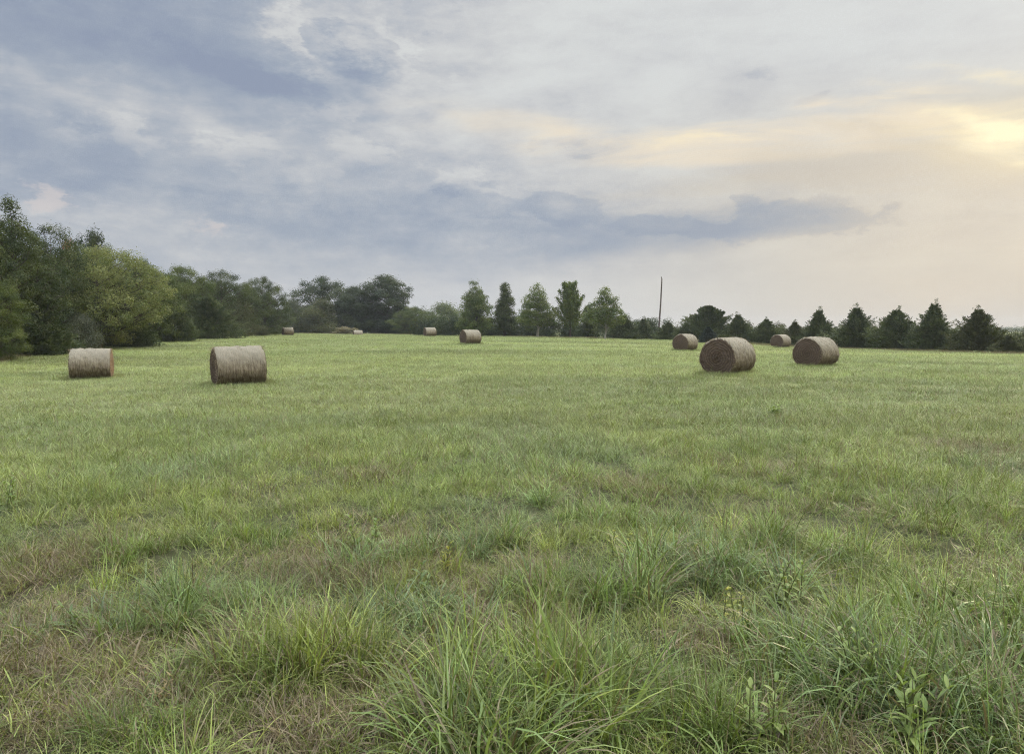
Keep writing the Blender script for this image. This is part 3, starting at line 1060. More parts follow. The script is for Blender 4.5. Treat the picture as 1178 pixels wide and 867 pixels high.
BROWN = [  # px, py, radius px wide, radius px high, strength: worn or dry patches
    (60, 745, 120, 45, 1.0), (180, 790, 120, 45, 0.95), (330, 845, 130, 30, 1.0), (30, 660, 70, 35, 0.8), (420, 552, 45, 8, 0.9),
    (620, 566, 40, 7, 0.6), (735, 566, 60, 14, 0.8), (870, 542, 80, 12, 0.6), (1120, 518, 70, 8, 0.9), (570, 725, 70, 28, 0.9),
    (450, 770, 60, 40, 0.8), (1150, 664, 50, 14, 0.7), (560, 690, 50, 20, 0.7), (820, 740, 40, 22, 0.7), (905, 850, 70, 40, 0.7),
    (880, 580, 60, 14, 0.5), (490, 838, 50, 25, 0.6), (40, 840, 90, 30, 0.5)]
TUFTS = [  # px, py base, size factor, hue (0 yellow green .. 1 blue green)
    (600, 835, 1.35, 0.25), (560, 850, 1.2, 0.45), (650, 850, 1.3, 0.2), (690, 820, 1.1, 0.3), (520, 830, 1.0, 0.5), (620, 800, 1.2, 0.3), (660, 790, 1.0, 0.35),
    (330, 780, 1.1, 0.1), (300, 765, 1.0, 0.15), (370, 770, 1.1, 0.05), (410, 775, 1.0, 0.0), (265, 770, 0.9, 0.2),
    (225, 720, 1.0, 0.55), (190, 705, 0.9, 0.6), (250, 700, 0.9, 0.5), (90, 730, 0.75, 0.8), (480, 720, 0.9, 0.8), (455, 735, 0.9, 0.75),
    (690, 680, 1.1, 0.4), (640, 690, 1.0, 0.4), (730, 690, 1.0, 0.5), (780, 650, 1.1, 0.6), (850, 655, 1.1, 0.7), (820, 670, 1.0, 0.65),
    (880, 625, 1.0, 0.3), (920, 640, 1.0, 0.35), (1000, 800, 1.3, 0.6), (1050, 810, 1.3, 0.5), (960, 770, 1.1, 0.5), (1120, 780, 1.2, 0.4), (1090, 830, 1.3, 0.5),
    (1150, 830, 1.2, 0.55), (930, 760, 1.0, 0.35), (1010, 730, 1.0, 0.3), (1060, 720, 1.0, 0.3), (1130, 700, 1.0, 0.35), (150, 640, 0.8, 0.4), (270, 620, 0.8, 0.3),
    (320, 625, 0.8, 0.35), (440, 650, 0.9, 0.6), (520, 640, 0.9, 0.6), (580, 625, 0.9, 0.5), (680, 605, 0.9, 0.4), (760, 610, 0.9, 0.45), (1040, 590, 0.9, 0.3),
    (1100, 600, 0.9, 0.3), (130, 575, 0.8, 0.15), (190, 570, 0.8, 0.1), (240, 572, 0.7, 0.15), (90, 580, 0.8, 0.3), (1150, 590, 0.9, 0.25), (980, 660, 0.9, 0.35),
    (740, 800, 0.8, 0.4), (780, 850, 0.9, 0.4), (830, 840, 0.8, 0.4), (120, 850, 0.6, 0.4), (200, 850, 0.6, 0.3)]
BR = []
for (px, py, wx, wy, s) in BROWN:
    c = ground_xy(px, py)
    ex = abs(ground_xy(px + wx, py)[0] - c[0])
    ey = abs(ground_xy(px, py - wy)[1] - c[1])
    BR.append((c[0], c[1], ex, ey, s * (0.65 if py < 600 else 1.0)))


def brown(x, y):
    wx = 0.35 * (fbm(x * 1.7, y * 1.7, 31, 3) - 0.5)
    wy = 0.5 * (fbm(x * 1.3 + 9, y * 1.3, 32, 3) - 0.5)
    b = np.zeros_like(x)
    for (cx, cy, ex, ey, s) in BR:
        q = ((x + wx * ex * 2.5 - cx) / ex) ** 2 + ((y + wy * ey * 2.5 - cy) / ey) ** 2
        b = np.maximum(b, s * np.exp(-q * 1.1))
    r = np.hypot(x, y)
    sc = fbm(x * 0.8 + 3, y * 0.8, 41, 4)
    b = np.maximum(b, 0.5 * sstep(0.62, 0.76, sc) * (1 - sstep(5, 11, r)))
    return b


def build_ground():
    nr, na = 230, 300
    rr = np.concatenate([[0.0], np.geomspace(0.4, 880, nr - 1)])
    th = np.arange(na) / na * 2 * math.pi
    RR, TT = np.meshgrid(rr, th, indexing='ij')
    X, Y = RR * np.sin(TT), RR * np.cos(TT)
    Z = terrain(X, Y)
    b = brown(X, Y)
    V = np.stack([X, Y, Z], -1).reshape(-1, 3)
    i = np.arange(nr - 1)[:, None]
    j = np.arange(na)[None]
    k = (j + 1) % na
    F4 = np.stack([i * na + j, i * na + k, (i + 1) * na + k, (i + 1) * na + j], -1).reshape(-1, 4)[:, ::-1]
    F3 = F4[:na]
    m, t, out = new_mat('soil and thatch')
    tc = t.node('ShaderNodeTexCoord').outputs['Object']
    br = t.attr('brown').outputs['Fac']
    n1 = t.noise(tc, 9.0, 6, 0.65)
    n2 = t.noise(tc, 0.35, 5, 0.6)
    n3 = t.noise(tc, 60.0, 3, 0.7)
    soil = t.mix(t.maprange(n3, 0.3, 0.7), (0.035, 0.027, 0.020), (0.125, 0.092, 0.064))
    soil = t.mix(t.math('MULTIPLY', t.maprange(n1, 0.45, 0.7), 0.5), soil, (0.13, 0.075, 0.055))
    green = t.mix(t.maprange(n2, 0.35, 0.65), (0.17, 0.20, 0.075), (0.23, 0.245, 0.10))
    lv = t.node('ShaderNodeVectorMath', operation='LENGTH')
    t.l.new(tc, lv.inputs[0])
    green = t.mix(t.maprange(lv.outputs['Value'], 7, 24), (0.060, 0.066, 0.030), green)  # ground near the camera darkened, painting in shade between clumps
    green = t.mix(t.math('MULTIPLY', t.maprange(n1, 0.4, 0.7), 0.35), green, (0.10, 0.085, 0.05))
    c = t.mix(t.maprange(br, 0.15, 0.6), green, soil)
    h = t.math('ADD', n1, t.math('MULTIPLY', n3, 0.4))
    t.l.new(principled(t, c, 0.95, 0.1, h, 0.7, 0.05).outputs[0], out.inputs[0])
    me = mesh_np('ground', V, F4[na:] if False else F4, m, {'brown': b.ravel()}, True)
    o = link('ground', me)
    o['kind'] = 'structure'


# ----------------------------------------------------------------------------
# grass
# ----------------------------------------------------------------------------
def blades(rng, nb, radius, L, w, lean, bend, seg=4, az_out=0.7, base_pow=0.5):
    """nb blades rooted in a disc: returns V,F3,rnd,tt"""
    a = rng.uniform(0, 6.283, nb)
    r = radius * rng.uniform(0, 1, nb) ** base_pow
    bx, by = r * np.cos(a), r * np.sin(a)
    az = np.where(rng.uniform(0, 1, nb) < az_out, a + rng.normal(size=nb) * 0.7, rng.uniform(0, 6.283, nb))
    Ls = rng.uniform(L[0], L[1], nb)
    th0 = np.abs(rng.normal(size=nb)) * lean + r / max(radius, 1e-3) * lean * 0.6
    bn = rng.uniform(bend[0], bend[1], nb)
    ws = rng.uniform(w[0], w[1], nb)
    dirv = np.stack([np.cos(az), np.sin(az)], 1)
    tw = az + math.pi / 2 + rng.normal(size=nb) * 0.5
    sd = np.stack([np.cos(tw), np.sin(tw), np.zeros(nb)], 1)
    pos = np.stack([bx, by, np.full(nb, -0.015)], 1)
    Vs, tt = [], []
    for k in range(seg + 1):
        t = k / seg
        wid = ws * (1 - t ** 1.7) * (0.75 + 0.5 * min(t * 3, 1))
        if k < seg:
            Vs += [pos - sd * wid[:, None] / 2, pos + sd * wid[:, None] / 2]
            tt += [t, t]
        else:
            Vs += [pos]
            tt += [1.0]
        th = th0 + bn * (t + 0.5 / seg) ** 1.4
        st = Ls / seg
        pos = pos + np.stack([np.sin(th) * dirv[:, 0], np.sin(th) * dirv[:, 1], np.cos(th)], 1) * st[:, None]
        pos[:, 2] = np.maximum(pos[:, 2], 0.004)
    nvb = 2 * seg + 1
    V = np.stack(Vs, 1).reshape(-1, 3)
    f = []
    for k in range(seg - 1):
        f += [(2 * k, 2 * k + 1, 2 * k + 3), (2 * k, 2 * k + 3, 2 * k + 2)]
    f += [(2 * seg - 2, 2 * seg - 1, 2 * seg)]
    F3 = (np.arange(nb)[:, None, None] * nvb + np.array(f)[None]).reshape(-1, 3)
    rn = np.repeat(rng.uniform(0, 1, nb), nvb)
    return V, F3, rn, np.tile(np.array(tt), nb)


def shade(rn, lo, hi, pw=1.5):
    """how light each blade is"""
    return lo + (hi - lo) * ((rn * 41.3) % 1.0) ** pw


def mat_grass():
    m, t, out = new_mat('grass blades')
    tint = t.attr('tint', 'INSTANCER')
    rn, tt = t.attr('rnd').outputs['Fac'], t.attr('tt').outputs['Fac']
    col = tint.outputs['Color']
    r2 = t.math('FRACT', t.math('MULTIPLY', rn, 13.7))
    r3 = t.math('FRACT', t.math('MULTIPLY', rn, 41.3))
    hs = t.node('ShaderNodeHueSaturation')
    t.l.new(col, hs.inputs['Color'])
    t.l.new(t.math('MULTIPLY_ADD', r2, 0.034, 0.480), hs.inputs['Hue'])
    pos = t.node('ShaderNodeNewGeometry').outputs['Position']
    wn = t.noise(t.mapping(pos, scale=(1, 1, 0.2)), 3.0, 2, 0.6)
    t.l.new(t.math('MULTIPLY', t.attr('vv').outputs['Fac'], t.maprange(wn, 0.3, 0.7, 0.8, 1.2)), hs.inputs['Value'])
    # share of dead blades: alpha of the tint; dead blades are straw or red brown
    dead = t.math('GREATER_THAN', tint.outputs['Alpha'], rn)
    straw = t.mix(r2, (0.115, 0.082, 0.048), (0.33, 0.27, 0.165))
    c = t.mix(dead, hs.outputs[0], straw)
    # tips of live blades yellow a little
    c = t.mix(t.math('MULTIPLY', t.math('POWER', tt, 6.0), t.math('MULTIPLY', r3, 0.45)), c, (0.30, 0.27, 0.14))
    t.l.new(leafy(t, c, 0.30, 0.45, 0.4), out.inputs[0])
    return m


M['grass'] = mat_grass()


def proto_collection(name, meshes):
    c = bpy.data.collections.new(name)
    for i, me in enumerate(meshes):
        c.objects.link(bpy.data.objects.new('%s_%02d' % (name, i), me))
    return c


def scatter(name, pts, rot, scl, idx, tint, coll):
    me = bpy.data.meshes.new(name)
    k = len(pts)
    me.vertices.add(k)
    me.vertices.foreach_set('co', np.asarray(pts, np.float32).ravel())
    a = me.attributes.new('rot', 'FLOAT_VECTOR', 'POINT')
    a.data.foreach_set('vector', np.asarray(rot, np.float32).ravel())
    a = me.attributes.new('scl', 'FLOAT_VECTOR', 'POINT')
    a.data.foreach_set('vector', np.asarray(scl, np.float32).ravel())
    a = me.attributes.new('idx', 'INT', 'POINT')
    a.data.foreach_set('value', np.asarray(idx, np.int32))
    a = me.attributes.new('tint', 'FLOAT_COLOR', 'POINT')
    a.data.foreach_set('color', np.asarray(tint, np.float32).ravel())
    o = link(name, me)
    g = bpy.data.node_groups.new(name, 'GeometryNodeTree')
    g.interface.new_socket('Geometry', in_out='INPUT', socket_type='NodeSocketGeometry')
    g.interface.new_socket('Geometry', in_out='OUTPUT', socket_type='NodeSocketGeometry')
    gi, go = g.nodes.new('NodeGroupInput'), g.nodes.new('NodeGroupOutput')
    ip = g.nodes.new('GeometryNodeInstanceOnPoints')
    ci = g.nodes.new('GeometryNodeCollectionInfo')
    ci.inputs['Collection'].default_value = coll
    ci.inputs['Separate Children'].default_value = True
    ci.inputs['Reset Children'].default_value = True

    def named(nm, typ):
        q = g.nodes.new('GeometryNodeInputNamedAttribute')
        q.data_type = typ
        q.inputs['Name'].default_value = nm
        return q.outputs['Attribute']
    g.links.new(gi.outputs[0], ip.inputs['Points'])
    g.links.new(ci.outputs[0], ip.inputs['Instance'])
    ip.inputs['Pick Instance'].default_value = True
    g.links.new(named('idx', 'INT'), ip.inputs['Instance Index'])
    er = g.nodes.new('FunctionNodeEulerToRotation')
    g.links.new(named('rot', 'FLOAT_VECTOR'), er.inputs[0])
    g.links.new(er.outputs[0], ip.inputs['Rotation'])
    g.links.new(named('scl', 'FLOAT_VECTOR'), ip.inputs['Scale'])
    g.links.new(ip.outputs[0], go.inputs[0])
    md = o.modifiers.new('scatter', 'NODES')
    md.node_group = g
    o['kind'] = 'stuff'
    return o


YG, GR, BG, LT, LU = np.array([0.240, 0.278, 0.074]), np.array([0.140, 0.222, 0.056]), np.array([0.160, 0.222, 0.115]), np.array([0.310, 0.348, 0.165]), np.array([0.155, 0.212, 0.050])


def field_tint(rng, x, y):
    k = len(x)
    r = np.hypot(x, y)
    big = fbm(x * 0.05, y * 0.03, 51, 3)
    med = fbm(x * 0.25 + 4, y * 0.22, 52, 3)
    sml = fbm(x * 1.1 + 4, y * 1.1, 53, 3)
    a = np.clip(0.5 + 1.6 * (big - 0.5) + 1.5 * (med - 0.5) + rng.normal(size=k) * 0.16, 0, 1)[:, None]
    c = GR * (1 - a) + YG * a
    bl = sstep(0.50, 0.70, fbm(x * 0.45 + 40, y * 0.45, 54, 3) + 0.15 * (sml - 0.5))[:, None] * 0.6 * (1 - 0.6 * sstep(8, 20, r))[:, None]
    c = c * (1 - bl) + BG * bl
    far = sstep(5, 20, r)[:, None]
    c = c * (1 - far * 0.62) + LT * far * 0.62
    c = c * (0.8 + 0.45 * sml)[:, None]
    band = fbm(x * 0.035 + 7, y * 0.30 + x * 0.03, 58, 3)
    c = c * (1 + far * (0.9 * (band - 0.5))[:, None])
    br = brown(x, y)
    dead = np.clip(0.035 + 0.9 * br + 0.25 * (sml - 0.45), 0.02, 0.95) * (1 - 0.25 * far[:, 0]) + 0.05 * far[:, 0]
    return np.concatenate([c, dead[:, None]], 1), br


def wedge(rng, k, r0, r1, az=50, power=2.0):
    u = rng.uniform(0, 1, k)
    r = (r0 ** power + u * (r1 ** power - r0 ** power)) ** (1 / power)
    a = np.radians(rng.uniform(-az, az, k))
    return r * np.sin(a), r * np.cos(a)


def in_field(x, y):
    """inside the mown field (in front of the tree lines)"""
    px = PW / 2 + F * x / np.maximum(y, 0.1)
    lim = np.interp(px, [-200, 0, 60, 130, 200, 260, 300, 330, 430, 520, 580, 700, 830, 900, 1000, 1090, 1178, 1400],
                    [34, 40, 51, 66, 82, 96, 112, 145, 160, 146, 122, 108, 100, 90, 80, 72, 64, 50])
    return y < lim


def build_grass(bales):
    rng = np.random.default_rng(11)
    # --- prototypes
    near = []
    for i in range(8):
        mb = MB()
        V, F3, rn, tt = blades(rng, 95, 0.19, (0.07, 0.27), (0.003, 0.0065), 0.6, (0.1, 2.4), 4, 0.12)
        mb.add(V, F3, rnd=rn, tt=tt, vv=shade(rn, 0.58, 1.6))
        near.append(mb.mesh('sward', M['grass']))
    mat = []
    for i in range(5):      # short matted thatch
        mb = MB()
        V, F3, rn, tt = blades(rng, 70, 0.19, (0.06, 0.16), (0.003, 0.006), 0.95, (0.2, 1.2), 3, 0.1)
        mb.add(V, F3, rnd=rn, tt=tt, vv=shade(rn, 0.58, 1.6))
        mat.append(mb.mesh('thatch', M['grass']))
    tus = []
    for i in range(6):      # arching tussocks
        mb = MB()
        V, F3, rn, tt = blades(rng, 100, 0.14, (0.12, 0.48), (0.004, 0.0105), 0.46, (0.2, 2.8), 6, 0.5, 0.6)
        mb.add(V, F3, rnd=rn, tt=tt, vv=shade(rn, 0.58, 1.6))
        if i % 2 == 0:      # a few stiff stems
            V, F3, rn, tt = blades(rng, 7, 0.10, (0.40, 0.6), (0.0025, 0.004), 0.12, (0.0, 0.35), 4, 0.6)
            mb.add(V, F3, rnd=rn, tt=tt, vv=shade(rn, 0.58, 1.6))
        tus.append(mb.mesh('tussock', M['grass']))
    mid = []
    for i in range(6):
        mb = MB()
        V, F3, rn, tt = blades(rng, 190, 0.42, (0.08, 0.21), (0.006, 0.012), 0.65, (0.1, 2.0), 2, 0.08)
        mb.add(V, F3, rnd=rn, tt=tt, vv=shade(rn, 0.72, 1.38))
        mid.append(mb.mesh('sward_mid', M['grass']))
    seed_ = []
    for i in range(4):      # sparse seed stems
        mb = MB()
        V, F3, rn, tt = blades(rng, 6, 0.16, (0.28, 0.5), (0.003, 0.005), 0.14, (0.0, 0.5), 3, 0.4)
        mb.add(V, F3, rnd=rn, tt=tt, vv=shade(rn, 0.58, 1.6))
        V2, F32, rn2, tt2 = blades(rng, 12, 0.14, (0.10, 0.24), (0.005, 0.009), 0.3, (0.1, 1.4), 3)
        mb.add(V2, F32, rnd=rn2, tt=tt2, vv=shade(rn2, 0.58, 1.6))
        seed_.append(mb.mesh('stems', M['grass']))
    far = []
    for i in range(5):
        mb = MB()
        V, F3, rn, tt = blades(rng, 240, 1.05, (0.07, 0.17), (0.016, 0.032), 0.75, (0.1, 1.0), 1, 0.05)
        mb.add(V, F3, rnd=rn, tt=tt, vv=shade(rn, 0.88, 1.14))
        far.append(mb.mesh('sward_far', M['grass']))
    coll = proto_collection('sward', near + mat + tus + mid + seed_ + far)
    o_mat, o_tus = 8, 13
    o_mid, o_seed, o_far = 19, 25, 29

    P, Ro, S, I, T = [], [], [], [], []

    def put(x, y, idx, sc, tint, tilt=0.12, sz=None):
        k = len(x)
        z = terrain(x, y)
        P.append(np.stack([x, y, z], 1))
        Ro.append(np.stack([rng.normal(size=k) * tilt, rng.normal(size=k) * tilt, rng.uniform(0, 6.283, k)], 1))
        S.append(np.stack([sc, sc, sc if sz is None else sz], 1))
        I.append(idx)
        T.append(tint)

    # near sward
    x, y = wedge(rng, 7000, 1.0, 15.5, 50, 1.7)
    t, br = field_tint(rng, x, y)
    gap = sstep(0.50, 0.68, fbm(x * 1.9 + 31, y * 1.9, 68, 3)) * (1 - 0.75 * sstep(6, 13, np.hypot(x, y)))
    keep = rng.uniform(0, 1, len(x)) > np.maximum(br * 0.9, gap * 0.9)
    x, y, t, br = x[keep], y[keep], t[keep], br[keep]
    hgt = 0.55 + 0.9 * fbm(x * 0.8 + 11, y * 0.8, 61, 3)
    hgt *= rng.uniform(0.7, 1.25, len(x)) * (0.72 + 0.28 * sstep(5, 10, np.hypot(x, y)))
    put(x, y, rng.integers(0, 8, len(x)), hgt * (1 - 0.3 * br), t)
    # matted thatch everywhere low, thicker on the worn patches
    x, y = wedge(rng, 7500, 1.0, 15, 50, 1.7)
    t, br = field_tint(rng, x, y)
    keep = rng.uniform(0, 1, len(x)) < 0.35 + br
    x, y, t, br = x[keep], y[keep], t[keep], br[keep]
    t[:, 3] = np.clip(t[:, 3] + 0.2, 0, 0.95)
    t[:, :3] *= 0.72  # tint darkened to paint the shade low among the tufts
    put(x, y, o_mat + rng.integers(0, 5, len(x)), rng.uniform(0.7, 1.3, len(x)), t, 0.2)
    # worn patches: litter of dead stems and thin regrowth
    x, y = wedge(rng, 26000, 2.2, 13, 46, 1.6)
    t, br = field_tint(rng, x, y)
    keep = br > 0.38
    x, y, t, br = x[keep], y[keep], t[keep], br[keep]
    t[:, :3] *= rng.uniform(0.7, 1.0, (len(x), 1))
    t[:, 3] = np.clip(0.2 + 0.55 * br + 0.25 * rng.normal(size=len(x)), 0.1, 0.95)
    put(x, y, np.where(rng.uniform(0, 1, len(x)) < 0.75, o_mat + rng.integers(0, 5, len(x)), rng.integers(0, 8, len(x))), rng.uniform(0.45, 1.0, len(x)), t, 0.25)
    # tussocks where the photo has them, and smaller ones at random
    tx, ty, ts, tc = [], [], [], []
    for (px, py, s, hue) in TUFTS:
        gx, gy = ground_xy(px, py)
        for q in range(8):
            tx.append(gx + rng.normal() * 0.20 * s)
            ty.append(gy + rng.normal() * 0.16 * s)
            ts.append(s * rng.uniform(0.5, 1.05))
            a = np.clip(hue + rng.normal() * 0.08, 0, 1)
            c = (YG * (1 - a / 0.3) + LU * (a / 0.3)) if a < 0.3 else (LU * (1 - (a - 0.3) / 0.7) + BG * (a - 0.3) / 0.7)
            tc.append(np.append(c * rng.uniform(0.85, 1.15), 0.08 + 0.2 * rng.uniform()))
    tx, ty = np.array(tx), np.array(ty)
    put(tx, ty, o_tus + rng.integers(0, 6, len(tx)), np.array(ts), np.array(tc), 0.10)
    x, y = wedge(rng, 1500, 1.2, 17, 52, 1.9)
    t, br = field_tint(rng, x, y)
    cl = fbm(x * 0.6 + 70, y * 0.6, 66, 3)
    keep = (rng.uniform(0, 1, len(x)) < sstep(0.42, 0.62, cl)) & (br < 0.55)
    x, y, t = x[keep], y[keep], t[keep]
    put(x, y, o_tus + rng.integers(0, 6, len(x)), rng.uniform(0.35, 0.85, len(x)), t, 0.12)
    # mid field
    x, y = wedge(rng, 15500, 11, 52, 46, 1.5)
    t, br = field_tint(rng, x, y)
    keep = (rng.uniform(0, 1, len(x)) > br * 0.7) & in_field(x, y)
    x, y, t = x[keep], y[keep], t[keep]
    hgt = (0.55 + 0.8 * fbm(x * 0.35 + 11, y * 0.35, 62, 3)) * rng.uniform(0.75, 1.2, len(x))
    put(x, y, o_mid + rng.integers(0, 6, len(x)), rng.uniform(0.85, 1.2, len(x)), t, 0.1, hgt)
    # seed stems scattered
    x, y = wedge(rng, 2600, 2.5, 40, 48, 1.4)
    t, br = field_tint(rng, x, y)
    keep = (fbm(x * 0.2 + 20, y * 0.2, 67, 3) > 0.5) & in_field(x, y)
    x, y, t = x[keep], y[keep], t[keep]
    t[:, 3] = np.clip(t[:, 3] + 0.3, 0, 0.9)
    put(x, y, o_seed + rng.integers(0, 4, len(x)), rng.uniform(0.6, 1.0, len(x)), t, 0.08)
    # far field
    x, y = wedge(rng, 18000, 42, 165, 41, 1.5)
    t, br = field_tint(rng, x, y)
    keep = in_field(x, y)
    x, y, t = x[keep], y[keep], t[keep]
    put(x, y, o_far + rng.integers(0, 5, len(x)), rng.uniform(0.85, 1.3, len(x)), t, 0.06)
    # longer grass left standing round the foot of each bale
    bx, by = [], []
    for (x0, y0, yaw) in bales[:7]:
        k = 240
        lx, ly = rng.uniform(-0.95, 0.95, k), rng.choice([-1, 1], k) * rng.uniform(0.36, 0.7, k)
        e = rng.uniform(0, 1, k) < 0.4
        lx = np.where(e, rng.choice([-1, 1], k) * rng.uniform(0.80, 1.02, k), lx)
        ly = np.where(e, rng.uniform(-0.5, 0.5, k), ly)
        c, s = math.cos(R(yaw)), math.sin(R(yaw))
        bx.append(x0 + lx * c - ly * s)
        by.append(y0 + lx * s + ly * c)
    x, y = np.concatenate(bx), np.concatenate(by)
    t, br = field_tint(rng, x, y)
    t[:, 3] = np.clip(t[:, 3] + 0.12, 0, 0.8)
    put(x, y, o_mid + rng.integers(0, 6, len(x)), rng.uniform(0.2, 0.35, len(x)), t, 0.1, rng.uniform(0.9, 1.7, len(x)))
    scatter('grass', np.concatenate(P), np.concatenate(Ro), np.concatenate(S), np.concatenate(I), np.concatenate(T), coll)

    # tall dry grass along the tree lines
    P.clear(), Ro.clear(), S.clear(), I.clear(), T.clear()
    line = [(0, 416, 39.5), (60, 405, 51), (130, 397, 65), (200, 391, 81), (260, 388, 95), (300, 385, 109), (336, 384, 140), (430, 384, 152), (520, 386, 140), (580, 387.5, 116),
            (700, 390, 104), (758, 391, 103), (830, 393.5, 90), (900, 399, 82), (1000, 403, 72.5), (1090, 406, 65), (1178, 409, 58), (1300, 412, 50)]
    pxs, ds = [q[0] for q in line], [q[2] for q in line]
    k = 3600
    px = rng.uniform(-60, 1290, k)
    d = np.interp(px, pxs, ds) + rng.normal(size=k) * 0.9
    x, y = (px - PW / 2) / F * d, d
    t = np.zeros((k, 4))
    a = rng.uniform(0, 1, k)[:, None]
    t[:, :3] = (np.array([0.12, 0.12, 0.055]) * (1 - a) + np.array([0.21, 0.18, 0.10]) * a)
    t[:, 3] = rng.uniform(0.2, 0.6, k)
    put(x, y, o_far + rng.integers(0, 5, k), rng.uniform(0.35, 0.6, k), t, 0.1, rng.uniform(1.2, 2.8, k))
    scatter('dry_grass', np.concatenate(P), np.concatenate(Ro), np.concatenate(S), np.concatenate(I), np.concatenate(T), coll)


# ----------------------------------------------------------------------------
# broadleaf weeds one can point to
# ----------------------------------------------------------------------------
def mat_weed(name, c1, c2):
    m, t, out = new_mat(name)
    rn = t.attr('rnd').outputs['Fac']
    c = t.mix(rn, c1, c2)
    t.l.new(leafy(t, c, 0.35, 0.4, 0.45), out.inputs[0])
    return m


M['weed_green'] = mat_weed('fresh weed leaf', (0.15, 0.22, 0.05), (0.24, 0.30, 0.08))
M['weed_yellow'] = mat_weed('yellow weed leaf', (0.20, 0.23, 0.04), (0.34, 0.32, 0.06))
M['weed_dark'] = mat_weed('dark weed leaf', (0.10, 0.15, 0.045), (0.15, 0.20, 0.06))
M['weed_tan'] = mat_weed('dried weed leaf', (0.22, 0.16, 0.08), (0.36, 0.28, 0.14))
M['weed_stem'] = mat_weed('weed stem', (0.10, 0.13, 0.05), (0.16, 0.15, 0.06))


def leaf_blade(mb, rng, b, d, L, w, curl=0.5):
    d = d / np.linalg.norm(d)
    s = np.cross(d, [0, 0, 1.0])
    s /= np.linalg.norm(s) + 1e-9
    up = np.cross(s, d)
    V = []
    prof = [0.08, 0.7, 1.0, 0.72, 0.05]
    for i, q in enumerate(np.linspace(0, 1, 5)):
        c = b + d * L * q - np.array([0, 0, 1]) * curl * L * q * q * 0.5
        V += [c - s * w * prof[i] / 2 + up * w * 0.14 * prof[i], c, c + s * w * prof[i] / 2 + up * w * 0.14 * prof[i]]
    F4 = []
    for i in range(4):
        F4 += [(3 * i, 3 * i + 1, 3 * i + 4, 3 * i + 3), (3 * i + 1, 3 * i + 2, 3 * i + 5, 3 * i + 4)]
    mb.add(np.array(V), None, np.array(F4), rnd=rng.uniform())


WEEDS = [  # px, py base, height m, leaf len, leaf width, pairs, stems, material, label
    (880, 862, 0.36, 0.10, 0.035, 7, 2, 'weed_green', 'leafy green weed near the bottom edge, right of centre'),
    (418, 640, 0.26, 0.11, 0.04, 5, 5, 'weed_green', 'bright green leafy weed standing alone left of centre'),
    (512, 662, 0.24, 0.07, 0.03, 6, 4, 'weed_yellow', 'yellowish weed right of the bright green weed'),
    (846, 724, 0.22, 0.06, 0.028, 6, 3, 'weed_yellow', 'yellow tipped weed beside a dark worn hollow'),
    (908, 695, 0.30, 0.08, 0.03, 7, 5, 'weed_green', 'pale green bushy weed right of centre in tall grass'),
    (889, 481, 0.24, 0.15, 0.07, 4, 9, 'weed_green', 'clump of green weed alone in the mown field, below the right hand bales'),
    (485, 690, 0.20, 0.13, 0.035, 5, 2, 'weed_dark', 'dark weed with long pointed leaves below the yellowish weed'),
    (985, 800, 0.32, 0.08, 0.03, 7, 3, 'weed_green', 'light green weed among arching grass at lower right'),
    (88, 735, 0.17, 0.13, 0.03, 3, 4, 'weed_dark', 'rosette of dark upright leaves on worn ground at lower left'),
    (1040, 862, 0.28, 0.12, 0.03, 6, 4, 'weed_green', 'fresh green weed at the bottom right, among long blades'),
    (755, 705, 0.22, 0.06, 0.03, 5, 3, 'weed_dark', 'small weed in the tall grass right of centre'),
    (1080, 700, 0.28, 0.08, 0.03, 6, 4, 'weed_green', 'bright green weed in the tall grass near the right edge'),
    (706, 645, 0.22, 0.07, 0.03, 5, 3, 'weed_yellow', 'small yellow green weed near the middle of the rough grass'),
    (186, 818, 0.16, 0.06, 0.02, 6, 5, 'weed_tan', 'small tan dried weed on the worn ground at lower left'),
    (8, 590, 0.34, 0.10, 0.04, 6, 5, 'weed_green', 'leafy weed at the left edge of the field'),
]


def build_weeds():
    rng = np.random.default_rng(23)
    for (px, py, h, ll, lw, npair, nst, mt, label) in WEEDS:
        x, y = ground_xy(px, py)
        o = thing('weed', label, 'weed', (x, y, tz(x, y) - 0.01), rng.uniform(0, 6.28), 'broad leaved weeds in the grass')
        lb, sb = MB(), MB()
        for s in range(nst):
            az = s * 2.4 + rng.normal() * 0.3
            ln = rng.uniform(0.05, 0.5) if nst > 1 else 0.15
            H = h * rng.uniform(0.7, 1.1)
            q = np.linspace(0, 1, 7)
            bx, by = (rng.normal(size=2) * 0.02 * nst ** 0.5)
            pts = np.stack([bx + math.cos(az) * ln * H * q ** 1.4, by + math.sin(az) * ln * H * q ** 1.4, H * q], 1)
            tube(sb, pts, np.linspace(0.0035, 0.0015, 7) * (1 + h), 5)
            for i in range(npair):
                t = 0.12 + 0.88 * i / max(1, npair - 1)
                b = np.array([np.interp(t, q, pts[:, j]) for j in range(3)])
                sz = (1.1 - 0.55 * t)
                for k in range(2):
                    a = i * 1.6 + k * math.pi + rng.normal() * 0.35 + az
                    d = np.array([math.cos(a), math.sin(a), rng.uniform(0.15, 0.9) + 0.6 * t])
                    leaf_blade(lb, rng, b, d, ll * sz * rng.uniform(0.8, 1.15), lw * sz * rng.uniform(0.85, 1.15), rng.uniform(0.2, 0.9))
        sm = sb
        sm.att = {'rnd': [np.full(sm.n, 0.5)]}
        link('stem', sm.mesh('stem', M['weed_stem'], True), o)
        link('foliage', lb.mesh('foliage', M[mt], False), o)


# ----------------------------------------------------------------------------
# sky, sun, haze, camera
# ----------------------------------------------------------------------------
SUN_AZ, SUN_EL = 38.0, 13.0


